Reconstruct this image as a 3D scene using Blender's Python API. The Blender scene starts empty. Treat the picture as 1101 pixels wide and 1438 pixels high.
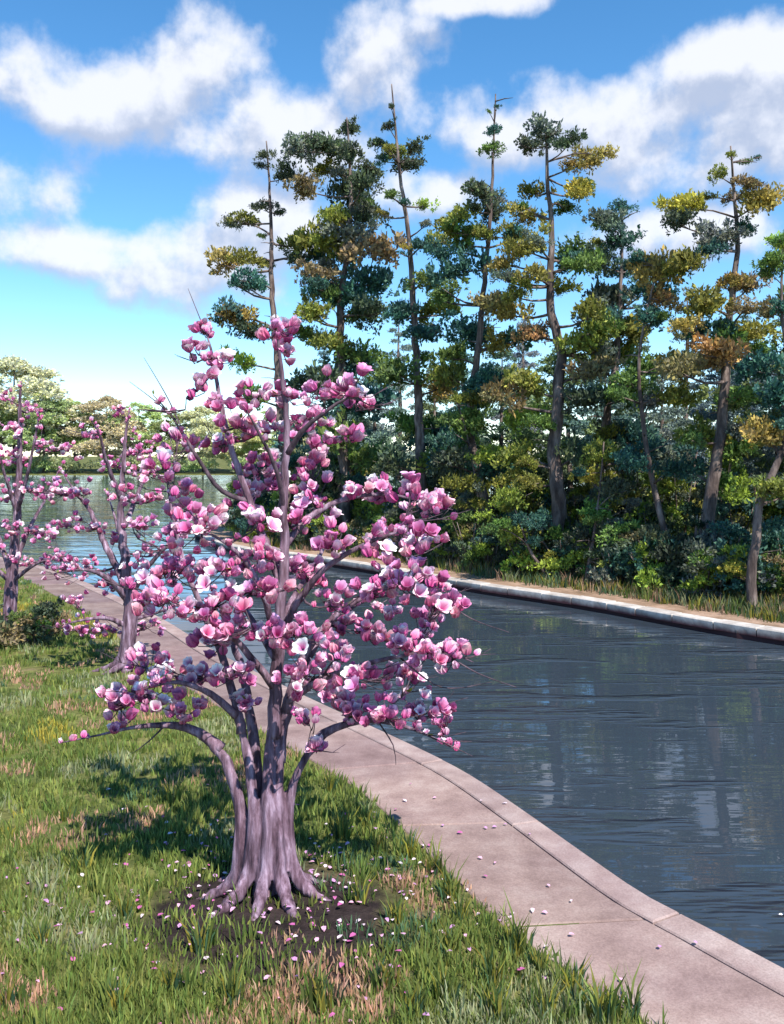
import bpy, math, random
import numpy as np
from mathutils import Vector, Matrix, Quaternion, noise as mnoise

random.seed(7)
rng = np.random.default_rng(7)
S = bpy.context.scene
COL = S.collection
R = math.radians

# ------------------------------------------------------------------ camera
CAMH, F, HORIZ, CX = 3.5, 1300.0, 640.0, 550.5      # metres, focal length in photo pixels, horizon row, centre column
cam_d = bpy.data.cameras.new('camera')
cam_d.sensor_fit = 'VERTICAL'
cam_d.sensor_height = 24.0
cam_d.sensor_width = 24.0
cam_d.lens = 24.0 * F / 1438.0
cam_d.shift_y = -(719.0 - HORIZ) / 1438.0
cam_d.clip_end = 3000
cam = bpy.data.objects.new('camera', cam_d)
cam.location = (0, 0, CAMH)
cam.rotation_euler = (R(90), 0, 0)
COL.objects.link(cam)
S.camera = cam

# ------------------------------------------------------------------ sun, sky, exposure
TO_SUN = Vector((0.30, -0.52, 0.80)).normalized()
SUN_EL = math.asin(TO_SUN.z)
SUN_AZ = math.atan2(TO_SUN.x, TO_SUN.y)
sd = bpy.data.lights.new('sun', 'SUN')
sd.energy = 4.6
sd.angle = R(0.55)
sd.color = (1.0, 0.95, 0.87)
sun = bpy.data.objects.new('sun', sd)
sun.rotation_euler = (-TO_SUN).to_track_quat('-Z', 'Y').to_euler()
COL.objects.link(sun)

W = bpy.data.worlds.new('World')
S.world = W
W.use_nodes = True
W.cycles.sampling_method = 'MANUAL'
W.cycles.sample_map_resolution = 256
wn, wl = W.node_tree.nodes, W.node_tree.links
wn.clear()

def N(nodes, t, **kw):
    n = nodes.new(t)
    for k, v in kw.items():
        if k.startswith('i_'):
            n.inputs[int(k[2:])].default_value = v
        else:
            setattr(n, k, v)
    return n

def mth(nodes, links, op, a, b=None, clamp=False):
    n = nodes.new('ShaderNodeMath'); n.operation = op; n.use_clamp = clamp
    for i, v in enumerate((a, b)):
        if v is None: continue
        if isinstance(v, (int, float)): n.inputs[i].default_value = v
        else: links.new(v, n.inputs[i])
    return n.outputs[0]

# a cloud-density group: azimuth/elevation (radians) in, density out
cg = bpy.data.node_groups.new('cloud_density', 'ShaderNodeTree')
cg.interface.new_socket('P', in_out='INPUT', socket_type='NodeSocketVector')
cg.interface.new_socket('D', in_out='OUTPUT', socket_type='NodeSocketFloat')
gn, gl = cg.nodes, cg.links
gi = gn.new('NodeGroupInput'); go = gn.new('NodeGroupOutput')
n1 = N(gn, 'ShaderNodeTexNoise', noise_dimensions='2D'); n1.inputs['Scale'].default_value = 9.0
n1.inputs['Detail'].default_value = 7.0; n1.inputs['Roughness'].default_value = 0.56
ofs = gn.new('ShaderNodeVectorMath'); ofs.operation = 'ADD'; gl.new(gi.outputs[0], ofs.inputs[0]); ofs.inputs[1].default_value = (3.7, 1.9, 0)
gl.new(ofs.outputs[0], n1.inputs['Vector'])
n2 = N(gn, 'ShaderNodeTexNoise', noise_dimensions='2D'); n2.inputs['Scale'].default_value = 2.3
n2.inputs['Detail'].default_value = 1.0
gl.new(gi.outputs[0], n2.inputs['Vector'])
# broad cloud banks: (column, row, half width, half height) in photo pixels -> directions
banks = [(40, 110, 90, 45), (140, 150, 110, 50), (240, 140, 120, 55), (330, 120, 95, 60), (400, 180, 150, 55), (540, 100, 90, 75), (610, 160, 80, 50), (300, 190, 100, 35),
         (140, 360, 150, 34), (250, 375, 130, 42), (10, 345, 90, 34), (340, 330, 110, 60),
         (740, 190, 110, 42), (820, 190, 100, 45), (870, 240, 80, 40),
         (1030, 165, 80, 52), (1070, 75, 110, 40), (990, 220, 90, 40), (1180, 180, 140, 80),
         (600, 270, 80, 36), (-200, 230, 200, 70), (-330, 420, 180, 40), (1350, 300, 150, 60),
         (660, 5, 100, 16), (950, 330, 120, 40)]
cur = None
for (px, py, hw, hh) in banks:
    az = math.atan2((px - CX) / F, 1.0)
    el = math.atan2((HORIZ - py) / F, math.hypot((px - CX) / F, 1.0))
    s = gn.new('ShaderNodeVectorMath'); s.operation = 'SUBTRACT'
    gl.new(gi.outputs[0], s.inputs[0]); s.inputs[1].default_value = (az, el, 0)
    m = gn.new('ShaderNodeVectorMath'); m.operation = 'MULTIPLY'
    gl.new(s.outputs[0], m.inputs[0]); m.inputs[1].default_value = (F / hw, F / hh, 0)
    L = gn.new('ShaderNodeVectorMath'); L.operation = 'LENGTH'
    gl.new(m.outputs[0], L.inputs[0])
    d = mth(gn, gl, 'SUBTRACT', 1.25, L.outputs['Value'])
    if cur is None: cur = d
    else:
        mx = gn.new('ShaderNodeMath'); mx.operation = 'SMOOTH_MAX'
        gl.new(cur, mx.inputs[0]); gl.new(d, mx.inputs[1]); mx.inputs[2].default_value = 0.35
        cur = mx.outputs[0]
cur = mth(gn, gl, 'MAXIMUM', cur, -0.85)
cur = mth(gn, gl, 'MINIMUM', cur, 0.75)
a = mth(gn, gl, 'MULTIPLY', mth(gn, gl, 'SUBTRACT', n1.outputs[0], 0.5), 2.7)
b = mth(gn, gl, 'MULTIPLY', mth(gn, gl, 'SUBTRACT', n2.outputs[0], 0.5), 0.5)
gl.new(mth(gn, gl, 'ADD', mth(gn, gl, 'MULTIPLY', cur, 0.85), mth(gn, gl, 'ADD', a, b)), go.inputs[0])

tc = wn.new('ShaderNodeTexCoord')
sep = wn.new('ShaderNodeSeparateXYZ'); wl.new(tc.outputs['Generated'], sep.inputs[0])
azn = mth(wn, wl, 'ARCTAN2', sep.outputs[0], sep.outputs[1])
eln = mth(wn, wl, 'ARCSINE', sep.outputs[2])
cmb = wn.new('ShaderNodeCombineXYZ'); wl.new(azn, cmb.inputs[0]); wl.new(eln, cmb.inputs[1])
def dens(off):
    v = cmb.outputs[0]
    if off:
        ad = wn.new('ShaderNodeVectorMath'); ad.operation = 'ADD'
        wl.new(v, ad.inputs[0]); ad.inputs[1].default_value = off; v = ad.outputs[0]
    g = wn.new('ShaderNodeGroup'); g.node_tree = cg; wl.new(v, g.inputs[0])
    return g.outputs[0]
d0 = dens(None)
d1 = dens((0.012, 0.03, 0))
mr = wn.new('ShaderNodeMapRange'); mr.interpolation_type = 'SMOOTHSTEP'
wl.new(d0, mr.inputs[0]); mr.inputs[1].default_value = -0.12; mr.inputs[2].default_value = 0.72
lit = wn.new('ShaderNodeMapRange'); lit.interpolation_type = 'SMOOTHSTEP'
wl.new(mth(wn, wl, 'SUBTRACT', d0, d1), lit.inputs[0]); lit.inputs[1].default_value = -0.42; lit.inputs[2].default_value = 0.48
sky = wn.new('ShaderNodeTexSky'); sky.sky_type = 'NISHITA'; sky.sun_disc = False
sky.sun_elevation = SUN_EL; sky.sun_rotation = SUN_AZ
sky.air_density = 0.8; sky.dust_density = 0.0; sky.ozone_density = 2.2
hs = wn.new('ShaderNodeHueSaturation'); hs.inputs['Saturation'].default_value = 1.25; hs.inputs['Value'].default_value = 1.6
hs.inputs['Hue'].default_value = 0.494
wl.new(sky.outputs[0], hs.inputs['Color'])
cc = wn.new('ShaderNodeMix'); cc.data_type = 'RGBA'
wl.new(lit.outputs[0], cc.inputs[0])
cc.inputs[6].default_value = (3.7, 4.2, 5.4, 1); cc.inputs[7].default_value = (6.9, 7.0, 7.5, 1)
mixc = wn.new('ShaderNodeMix'); mixc.data_type = 'RGBA'
wl.new(mth(wn, wl, 'MULTIPLY', mr.outputs[0], 0.9), mixc.inputs[0]); wl.new(hs.outputs[0], mixc.inputs[6]); wl.new(cc.outputs[2], mixc.inputs[7])
bg = wn.new('ShaderNodeBackground'); bg.inputs[1].default_value = 0.088
wl.new(mixc.outputs[2], bg.inputs[0])
wo = wn.new('ShaderNodeOutputWorld'); wl.new(bg.outputs[0], wo.inputs[0])

S.view_settings.view_transform = 'Standard'
S.view_settings.look = 'None'
S.view_settings.gamma = 1.0
S.view_settings.use_curve_mapping = False
S.view_settings.exposure = 0.75
S.cycles.max_bounces = 4
S.cycles.diffuse_bounces = 2
S.cycles.glossy_bounces = 2
S.cycles.transmission_bounces = 2
S.cycles.transparent_max_bounces = 6

# ------------------------------------------------------------------ helpers
def P(px, py, Y):
    """photo pixel at a known distance Y in front of the camera"""
    return Vector(((px - CX) / F * Y, Y, CAMH - (py - HORIZ) / F * Y))

def G(px, py, z=0.0):
    """photo pixel on the level z"""
    Y = (CAMH - z) * F / (py - HORIZ)
    return Vector(((px - CX) / F * Y, Y, z))

class MB:
    def __init__(s): s.v = []; s.f = []
    def add(s, v, f):
        o = len(s.v); s.v += [tuple(x) for x in v]; s.f += [tuple(i + o for i in q) for q in f]
    def tube(s, pts, rad, n=7, cap=True):
        pts = [Vector(p) for p in pts]
        V = []; fc = []
        up = Vector((0.13, 0.97, 0.2))
        for i, p in enumerate(pts):
            t = (pts[min(i + 1, len(pts) - 1)] - pts[max(i - 1, 0)])
            if t.length < 1e-6: t = Vector((0, 0, 1))
            t.normalize()
            a = t.cross(up)
            if a.length < 0.05: a = t.cross(Vector((1, 0, 0)))
            a.normalize(); b = t.cross(a)
            for k in range(n):
                w = 2 * math.pi * k / n
                V.append(p + (a * math.cos(w) + b * math.sin(w)) * rad[i])
        for i in range(len(pts) - 1):
            for k in range(n):
                q = (k + 1) % n
                fc.append((i * n + k, i * n + q, (i + 1) * n + q, (i + 1) * n + k))
        if cap:
            fc.append(tuple(range(n - 1, -1, -1)))
            fc.append(tuple((len(pts) - 1) * n + k for k in range(n)))
        s.add(V, fc)
    def box(s, c, h, rot=None):
        V = []
        for x in (-1, 1):
            for y in (-1, 1):
                for z in (-1, 1):
                    v = Vector((x * h[0], y * h[1], z * h[2]))
                    if rot: v = rot @ v
                    V.append(Vector(c) + v)
        s.add(V, [(0, 1, 3, 2), (4, 6, 7, 5), (0, 4, 5, 1), (2, 3, 7, 6), (0, 2, 6, 4), (1, 5, 7, 3)])
    def mesh(s, name, mat=None, smooth=True):
        me = bpy.data.meshes.new(name)
        me.from_pydata(s.v, [], s.f)
        if mat: me.materials.append(mat)
        if smooth: me.polygons.foreach_set('use_smooth', [True] * len(me.polygons))
        me.update()
        return me

def new_obj(name, me, parent=None, color=None):
    o = bpy.data.objects.new(name, me)
    COL.objects.link(o)
    if parent is not None: o.parent = parent
    if color: o.color = (*color, 1)
    return o

def tag(o, label=None, cat=None, group=None, kind=None):
    if label: o['label'] = label
    if cat: o['category'] = cat
    if group: o['group'] = group
    if kind: o['kind'] = kind
    return o

def thing(name, loc, label, cat, group=None):
    o = bpy.data.objects.new(name, None); COL.objects.link(o)
    o.location = loc; o.empty_display_size = 0.2
    return tag(o, label, cat, group)

def catmull(pts, step=0.3):
    pts = [Vector(p) for p in pts]
    out = []
    for i in range(len(pts) - 1):
        p0 = pts[max(i - 1, 0)]; p1 = pts[i]; p2 = pts[i + 1]; p3 = pts[min(i + 2, len(pts) - 1)]
        n = max(2, min(40, int((p2 - p1).length / step)))
        for k in range(n):
            t = k / n
            out.append(0.5 * ((2 * p1) + (p2 - p0) * t + (2 * p0 - 5 * p1 + 4 * p2 - p3) * t * t + (3 * p1 - p0 - 3 * p2 + p3) * t ** 3))
    out.append(pts[-1])
    return out

def interp(pts, rad, step):
    """smooth a poly-line of points with radii"""
    q = [Vector((*p, r)) for p, r in zip(pts, rad)]
    out = catmull(q, step)
    return [Vector(p[:3]) for p in out], [max(0.002, p[3]) for p in out]

# ------------------------------------------------------------------ materials
def mat_new(name):
    m = bpy.data.materials.new(name); m.use_nodes = True
    nt = m.node_tree; nt.nodes.clear()
    out = nt.nodes.new('ShaderNodeOutputMaterial')
    return m, nt.nodes, nt.links, out

def ramp(nodes, links, fac, stops):
    r = nodes.new('ShaderNodeValToRGB')
    while len(r.color_ramp.elements) < len(stops): r.color_ramp.elements.new(0.5)
    for e, (p, c) in zip(r.color_ramp.elements, stops):
        e.position = p; e.color = (*c, 1)
    links.new(fac, r.inputs[0])
    return r.outputs[0]

def noise(nodes, links, scale, detail=4, rough=0.55, vec=None, mapscale=None, coord='Object'):
    n = nodes.new('ShaderNodeTexNoise')
    n.inputs['Scale'].default_value = scale; n.inputs['Detail'].default_value = detail; n.inputs['Roughness'].default_value = rough
    if vec is None:
        t = nodes.new('ShaderNodeTexCoord')
        if coord == 'World':
            g = nodes.new('ShaderNodeNewGeometry'); vec = g.outputs['Position']
        else: vec = t.outputs[coord]
    if mapscale:
        mp = nodes.new('ShaderNodeMapping'); mp.inputs['Scale'].default_value = mapscale
        links.new(vec, mp.inputs[0]); vec = mp.outputs[0]
    links.new(vec, n.inputs['Vector'])
    return n.outputs[0]

def bump(nodes, links, h, strength, dist):
    b = nodes.new('ShaderNodeBump'); b.inputs['Strength'].default_value = strength; b.inputs['Distance'].default_value = dist
    links.new(h, b.inputs['Height'])
    return b.outputs[0]

def mixrgb(nodes, links, fac, a, b, blend='MIX'):
    m = nodes.new('ShaderNodeMix'); m.data_type = 'RGBA'; m.blend_type = blend
    for i, v in ((0, fac), (6, a), (7, b)):
        if isinstance(v, (int, float)): m.inputs[i].default_value = v
        elif isinstance(v, tuple): m.inputs[i].default_value = (*v, 1)
        else: links.new(v, m.inputs[i])
    return m.outputs[2]

def principled(nodes, links, out, col, rough=0.8, nrm=None, spec=0.3):
    p = nodes.new('ShaderNodeBsdfPrincipled')
    if isinstance(col, tuple): p.inputs['Base Color'].default_value = (*col, 1)
    else: links.new(col, p.inputs['Base Color'])
    if isinstance(rough, (int, float)): p.inputs['Roughness'].default_value = rough
    else: links.new(rough, p.inputs['Roughness'])
    p.inputs['Specular IOR Level'].default_value = spec
    if nrm is not None: links.new(nrm, p.inputs['Normal'])
    links.new(p.outputs[0], out.inputs[0])
    return p

def leafy(name, col_fn, trans=0.35, rough=0.55):
    m, n, l, out = mat_new(name)
    col = col_fn(n, l)
    p = n.new('ShaderNodeBsdfPrincipled'); l.new(col, p.inputs['Base Color'])
    p.inputs['Roughness'].default_value = rough; p.inputs['Specular IOR Level'].default_value = 0.25
    t = n.new('ShaderNodeBsdfTranslucent'); l.new(col, t.inputs['Color'])
    mx = n.new('ShaderNodeMixShader'); mx.inputs[0].default_value = trans
    l.new(p.outputs[0], mx.inputs[1]); l.new(t.outputs[0], mx.inputs[2]); l.new(mx.outputs[0], out.inputs[0])
    return m

def fol_col(n, l):
    oi = n.new('ShaderNodeObjectInfo'); g = n.new('ShaderNodeNewGeometry')
    v = ramp(n, l, g.outputs['Random Per Island'], [(0.0, (0.5, 0.52, 0.62)), (0.45, (0.95, 0.95, 0.9)), (0.8, (1.25, 1.25, 0.95)), (1.0, (1.75, 1.6, 1.0))])
    return mixrgb(n, l, 1.0, oi.outputs['Color'], v, 'MULTIPLY')
M_FOL = leafy('foliage', fol_col, 0.32)

def petal_col(n, l):
    oi = n.new('ShaderNodeObjectInfo')
    at = n.new('ShaderNodeAttribute'); at.attribute_name = 'Col'
    c = mixrgb(n, l, 1.0, at.outputs['Color'], oi.outputs['Color'], 'MULTIPLY')
    nz = noise(n, l, 26, 3, mapscale=(1, 1, 0.4))
    return mixrgb(n, l, 0.22, c, ramp(n, l, nz, [(0.35, (0.75, 0.25, 0.5)), (0.6, (1, 0.9, 0.95))]), 'MULTIPLY')
M_PETAL = leafy('petal', petal_col, 0.22, 0.5)

def att_col(n, l):
    at = n.new('ShaderNodeAttribute'); at.attribute_name = 'Col'
    return at.outputs['Color']
M_GRASS = leafy('grass_blade', att_col, 0.3, 0.5)

def bark(name, stops, sc, stretch, bs, bd):
    m, n, l, out = mat_new(name)
    f = noise(n, l, sc, 6, 0.62, mapscale=stretch)
    f2 = noise(n, l, sc * 0.22, 3)
    c = ramp(n, l, f, stops)
    c = mixrgb(n, l, 0.55, c, ramp(n, l, f2, [(0.35, (0.6, 0.58, 0.6)), (0.65, (1.2, 1.12, 1.1))]), 'MULTIPLY')
    principled(n, l, out, c, 0.85, bump(n, l, f, bs, bd), 0.2)
    return m
M_MAGBARK = bark('magnolia_bark', [(0.3, (0.035, 0.022, 0.032)), (0.43, (0.12, 0.07, 0.095)), (0.54, (0.22, 0.145, 0.195)), (0.68, (0.42, 0.315, 0.41))], 16, (1, 1, 0.16), 0.9, 0.03)
M_TWIG = bark('magnolia_twig', [(0.35, (0.03, 0.022, 0.03)), (0.55, (0.12, 0.08, 0.1)), (0.75, (0.26, 0.19, 0.23))], 12, (1, 1, 0.5), 0.5, 0.01)
M_PINEBARK = bark('pine_bark', [(0.3, (0.035, 0.026, 0.025)), (0.48, (0.12, 0.09, 0.08)), (0.62, (0.27, 0.215, 0.19)), (0.78, (0.42, 0.36, 0.33))], 5, (1, 1, 0.25), 0.9, 0.06)

# ------------------------------------------------------------------ plan: shores
near_px = [(1101, 1365), (980, 1300), (900, 1258), (820, 1203), (740, 1146), (660, 1092), (600, 1060), (500, 1013), (400, 966), (300, 915), (230, 872), (150, 832), (60, 796), (-40, 776), (-160, 760)]
near = [Vector((16, -12, 0)), Vector((8.2, -1.5, 0)), Vector((5.0, 2.9, 0)), Vector((3.55, 4.9, 0))] + [G(*p) for p in near_px]
near = near + [Vector((-36, 52, 0)), Vector((-70, 62, 0)), Vector((-160, 80, 0))]
NEAR = catmull(near, 0.4)
WZ = -0.24
far_px = [(1101, 907), (1000, 890), (900, 871), (800, 853), (700, 838), (640, 828), (540, 809), (425, 790), (330, 777)]
far = [Vector((46, -12, 0)), Vector((26, 4, 0)), Vector((13.5, 12.6, 0))] + [G(*p, WZ) for p in far_px]
for p in far: p.z = 0
far += [Vector((-8.6, 41.5, 0)), Vector((-9.2, 47, 0)), Vector((-4, 62, 0)), Vector((18, 90, 0)), Vector((60, 122, 0))]
FAR = catmull(far, 0.5)
back = [Vector((70, 150, 0)), Vector((20, 172, 0)), Vector((-40, 182, 0)), Vector((-110, 176, 0)), Vector((-230, 160, 0)), Vector((-240, 100, 0))]
LAKE = np.array([(p.x, p.y) for p in NEAR] + [(p.x, p.y) for p in reversed(catmull(list(reversed(back)), 12))][:0] +
                [(-240, 100), (-230, 160), (-110, 176), (-40, 182), (20, 172), (70, 150)] + [(p.x, p.y) for p in reversed(FAR)])

def seg_dist(Q, A, closed=True):
    B = np.roll(A, -1, 0) if closed else A[1:]
    A = A if closed else A[:-1]
    best = np.full(len(Q), 1e9)
    for a, b in zip(A, B):
        d = b - a; L = d @ d
        if L < 1e-9: continue
        t = np.clip(((Q - a) @ d) / L, 0, 1)
        best = np.minimum(best, np.hypot(*(Q - a - t[:, None] * d).T))
    return best
def inside(Q, A):
    B = np.roll(A, -1, 0); c = np.zeros(len(Q), bool)
    for a, b in zip(A, B):
        if a[1] == b[1]: continue
        cond = (a[1] > Q[:, 1]) != (b[1] > Q[:, 1])
        c ^= cond & (Q[:, 0] < (b[0] - a[0]) * (Q[:, 1] - a[1]) / (b[1] - a[1]) + a[0])
    return c
def sdist(Q):
    d = seg_dist(Q, LAKE)
    return np.where(inside(Q, LAKE), -d, d)
NEAR_A = np.array([(p.x, p.y) for p in NEAR]); FAR_A = np.array([(p.x, p.y) for p in FAR])

def vnoise(x, y, s, seed=0):
    r = np.random.default_rng(100 + seed); v = 0
    for k in range(6):
        a, b, c = r.uniform(-1, 1), r.uniform(-1, 1), r.uniform(0, 6.28)
        v = v + np.sin((a * x + b * y) * s * (1 + 0.6 * k) + c) / (1 + 0.35 * k)
    return v / 3.0

TRUNK0 = G(375, 1262)                       # base of the big magnolia
def height(Q):
    Q = np.asarray(Q, float)
    s = sdist(Q); x, y = Q[:, 0], Q[:, 1]
    isfar = seg_dist(Q, FAR_A, False) < seg_dist(Q, NEAR_A, False)
    z = np.clip((s - 0.25) / 0.35, 0, 1) * 0.75 - 0.75
    out = np.clip(s - 1.5, 0, None)
    nearz = 0.05 * vnoise(x, y, 0.9, 1) * np.clip(out / 1.5, 0, 1) + 0.02 * vnoise(x, y, 3.0, 2) * np.clip(out, 0, 1)
    nearz += 0.07 * np.exp(-((x - TRUNK0.x) ** 2 + (y - TRUNK0.y) ** 2) / 0.5)
    farz = np.minimum(out * np.where(y > 120, 0.03, 0.09), 2.6) + 0.10 * vnoise(x, y, 0.5, 3) * np.clip(out / 2, 0, 1)
    far2 = 0.0
    return z + np.where(isfar | (y > 120), farz + far2, nearz + np.minimum(np.clip(out - 25, 0, None) * 0.03, 6))
def hz(x, y): return float(height([(x, y)])[0])

# ------------------------------------------------------------------ ground sheet
def axis(lo, hi, fine_lo, fine_hi, step, grow=1.22):
    a = list(np.arange(fine_lo, fine_hi, step)); d = step
    while a[-1] < hi: d *= grow; a.append(a[-1] + d)
    d = step
    while a[0] > lo: d *= grow; a.insert(0, a[0] - d)
    return np.array(a)
gx = axis(-900, 900, -14, 13, 0.28); gy = axis(-60, 1200, 3, 42, 0.28)
XX, YY = np.meshgrid(gx, gy)
Q = np.stack([XX.ravel(), YY.ravel()], 1)
ZZ = height(Q)
nx = len(gx)
me = bpy.data.meshes.new('ground')
idx = np.arange(len(Q)).reshape(len(gy), nx)
fcs = np.stack([idx[:-1, :-1].ravel(), idx[:-1, 1:].ravel(), idx[1:, 1:].ravel(), idx[1:, :-1].ravel()], 1)
me.from_pydata(np.column_stack([Q, ZZ]).tolist(), [], fcs.tolist())
me.polygons.foreach_set('use_smooth', [True] * len(me.polygons))
m, n, l, out = mat_new('soil_turf_and_shade')
a = noise(n, l, 0.9, 6, 0.6, coord='World')
b = noise(n, l, 7.0, 5, 0.65, coord='World')
c1 = ramp(n, l, a, [(0.30, (0.06, 0.08, 0.03)), (0.45, (0.11, 0.135, 0.04)), (0.58, (0.17, 0.17, 0.06)), (0.70, (0.25, 0.175, 0.12))])
c2 = ramp(n, l, b, [(0.3, (0.45, 0.45, 0.45)), (0.7, (1.35, 1.3, 1.25))])
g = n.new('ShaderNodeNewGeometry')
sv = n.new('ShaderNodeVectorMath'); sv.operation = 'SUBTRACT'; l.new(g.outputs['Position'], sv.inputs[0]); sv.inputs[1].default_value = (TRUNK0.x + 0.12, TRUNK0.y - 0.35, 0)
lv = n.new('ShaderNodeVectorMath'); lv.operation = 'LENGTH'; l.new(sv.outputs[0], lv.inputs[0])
shade_mk = n.new('ShaderNodeMapRange'); l.new(mth(n, l, 'ADD', lv.outputs['Value'], mth(n, l, 'MULTIPLY', mth(n, l, 'SUBTRACT', a, 0.5), 1.6)), shade_mk.inputs[0]); shade_mk.inputs[1].default_value = 0.85; shade_mk.inputs[2].default_value = 1.2
c1 = mixrgb(n, l, shade_mk.outputs[0], (0.035, 0.026, 0.026), c1)  # shade under the big magnolia, painted dark into the ground colour
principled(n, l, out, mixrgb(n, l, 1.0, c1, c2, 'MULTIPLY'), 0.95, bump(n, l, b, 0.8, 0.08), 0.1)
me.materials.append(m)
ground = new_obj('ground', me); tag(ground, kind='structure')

# ------------------------------------------------------------------ water
wb = MB()
wb.add([(-700, -60, WZ), (700, -60, WZ), (700, 420, WZ), (-700, 420, WZ)], [(0, 1, 2, 3)])
m, n, l, out = mat_new('pond_water')
g = n.new('ShaderNodeNewGeometry')
r1 = noise(n, l, 1.0, 3, 0.5, vec=g.outputs['Position'], mapscale=(0.30, 1.3, 1))
r2 = noise(n, l, 1.0, 2, 0.5, vec=g.outputs['Position'], mapscale=(0.8, 4.2, 1))
r3 = noise(n, l, 1.0, 2, 0.5, vec=g.outputs['Position'], mapscale=(0.12, 0.3, 1))
h = mth(n, l, 'ADD', mth(n, l, 'MULTIPLY', r1, 1.0), mth(n, l, 'MULTIPLY', r2, 0.5))
r4 = noise(n, l, 1.0, 4, 0.6, vec=g.outputs['Position'], mapscale=(0.30, 1.5, 1))
stk = n.new('ShaderNodeMapRange'); stk.interpolation_type = 'SMOOTHSTEP'; l.new(r4, stk.inputs[0]); stk.inputs[1].default_value = 0.54; stk.inputs[2].default_value = 0.64
h = mth(n, l, 'MULTIPLY', h, mth(n, l, 'MULTIPLY', r3, mth(n, l, 'MULTIPLY', r3, 1.1)))
h = mth(n, l, 'ADD', h, mth(n, l, 'MULTIPLY', mth(n, l, 'MULTIPLY', stk.outputs[0], r2), 2.1))
principled(n, l, out, (0.034, 0.047, 0.063), 0.02, bump(n, l, h, 0.8, 0.05), 0.5).inputs['IOR'].default_value = 1.5
water = new_obj('water', wb.mesh('water', m, False)); tag(water, kind='structure')

# ------------------------------------------------------------------ path of concrete slabs along the near shore
def offset_curve(C, d, side=1):
    o = []
    for i, p in enumerate(C):
        t = C[min(i + 1, len(C) - 1)] - C[max(i - 1, 0)]; t.z = 0; t.normalize()
        o.append(p + Vector((-t.y, t.x, 0)) * d * side)
    return o
PATH = [p for p in NEAR if p.y < 60]
# width to the land side (the left when walking away from the camera)
grass_px = [(960, 1438), (850, 1375), (760, 1312), (700, 1275), (640, 1238), (560, 1180), (500, 1130), (430, 1080)]
m, n, l, out = mat_new('concrete_slab')
oi = n.new('ShaderNodeObjectInfo')
a = noise(n, l, 2.2, 6, 0.65, coord='World'); b = noise(n, l, 60, 4, 0.6, coord='World'); st = noise(n, l, 0.8, 4, 0.6, coord='World')
c = ramp(n, l, a, [(0.3, (0.22, 0.15, 0.14)), (0.5, (0.31, 0.22, 0.205)), (0.7, (0.39, 0.30, 0.28))])
c = mixrgb(n, l, 0.6, c, ramp(n, l, b, [(0.3, (0.65, 0.63, 0.62)), (0.7, (1.2, 1.2, 1.2))]), 'MULTIPLY')
c = mixrgb(n, l, 0.5, c, ramp(n, l, st, [(0.4, (0.72, 0.66, 0.7)), (0.6, (1.1, 1.08, 1.05))]), 'MULTIPLY')
c = mixrgb(n, l, 1.0, c, oi.outputs['Color'], 'MULTIPLY')
principled(n, l, out, c, 0.9, bump(n, l, b, 0.35, 0.012), 0.2)
M_SLAB = m
m, n, l, out = mat_new('path_bed')
principled(n, l, out, ramp(n, l, noise(n, l, 9, 5, coord='World'), [(0.3, (0.05, 0.04, 0.035)), (0.7, (0.13, 0.105, 0.09))]), 0.95)
M_BED = m

WID = 1.24
def strip(mb, C, d0, d1, z0, z1):
    a = offset_curve(C, d0); b = offset_curve(C, d1); k = len(C)
    V = [(p.x, p.y, z1) for p in a] + [(p.x, p.y, z1) for p in b] + [(p.x, p.y, z0) for p in a] + [(p.x, p.y, z0) for p in b]
    f = []
    for i in range(k - 1):
        f += [(i, i + 1, k + i + 1, k + i), (2 * k + i, 3 * k + i, 3 * k + i + 1, 2 * k + i + 1),
              (i, 2 * k + i, 2 * k + i + 1, i + 1), (k + i, k + i + 1, 3 * k + i + 1, 3 * k + i)]
    f += [(0, k, 3 * k, 2 * k), (k - 1, 3 * k - 1, 4 * k - 1, 2 * k - 1)]
    mb.add(V, f)
pb = MB(); strip(pb, PATH, 0.03, WID, -0.62, -0.035)
path = new_obj('path', pb.mesh('path', M_BED, False)); tag(path, kind='structure')
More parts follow.
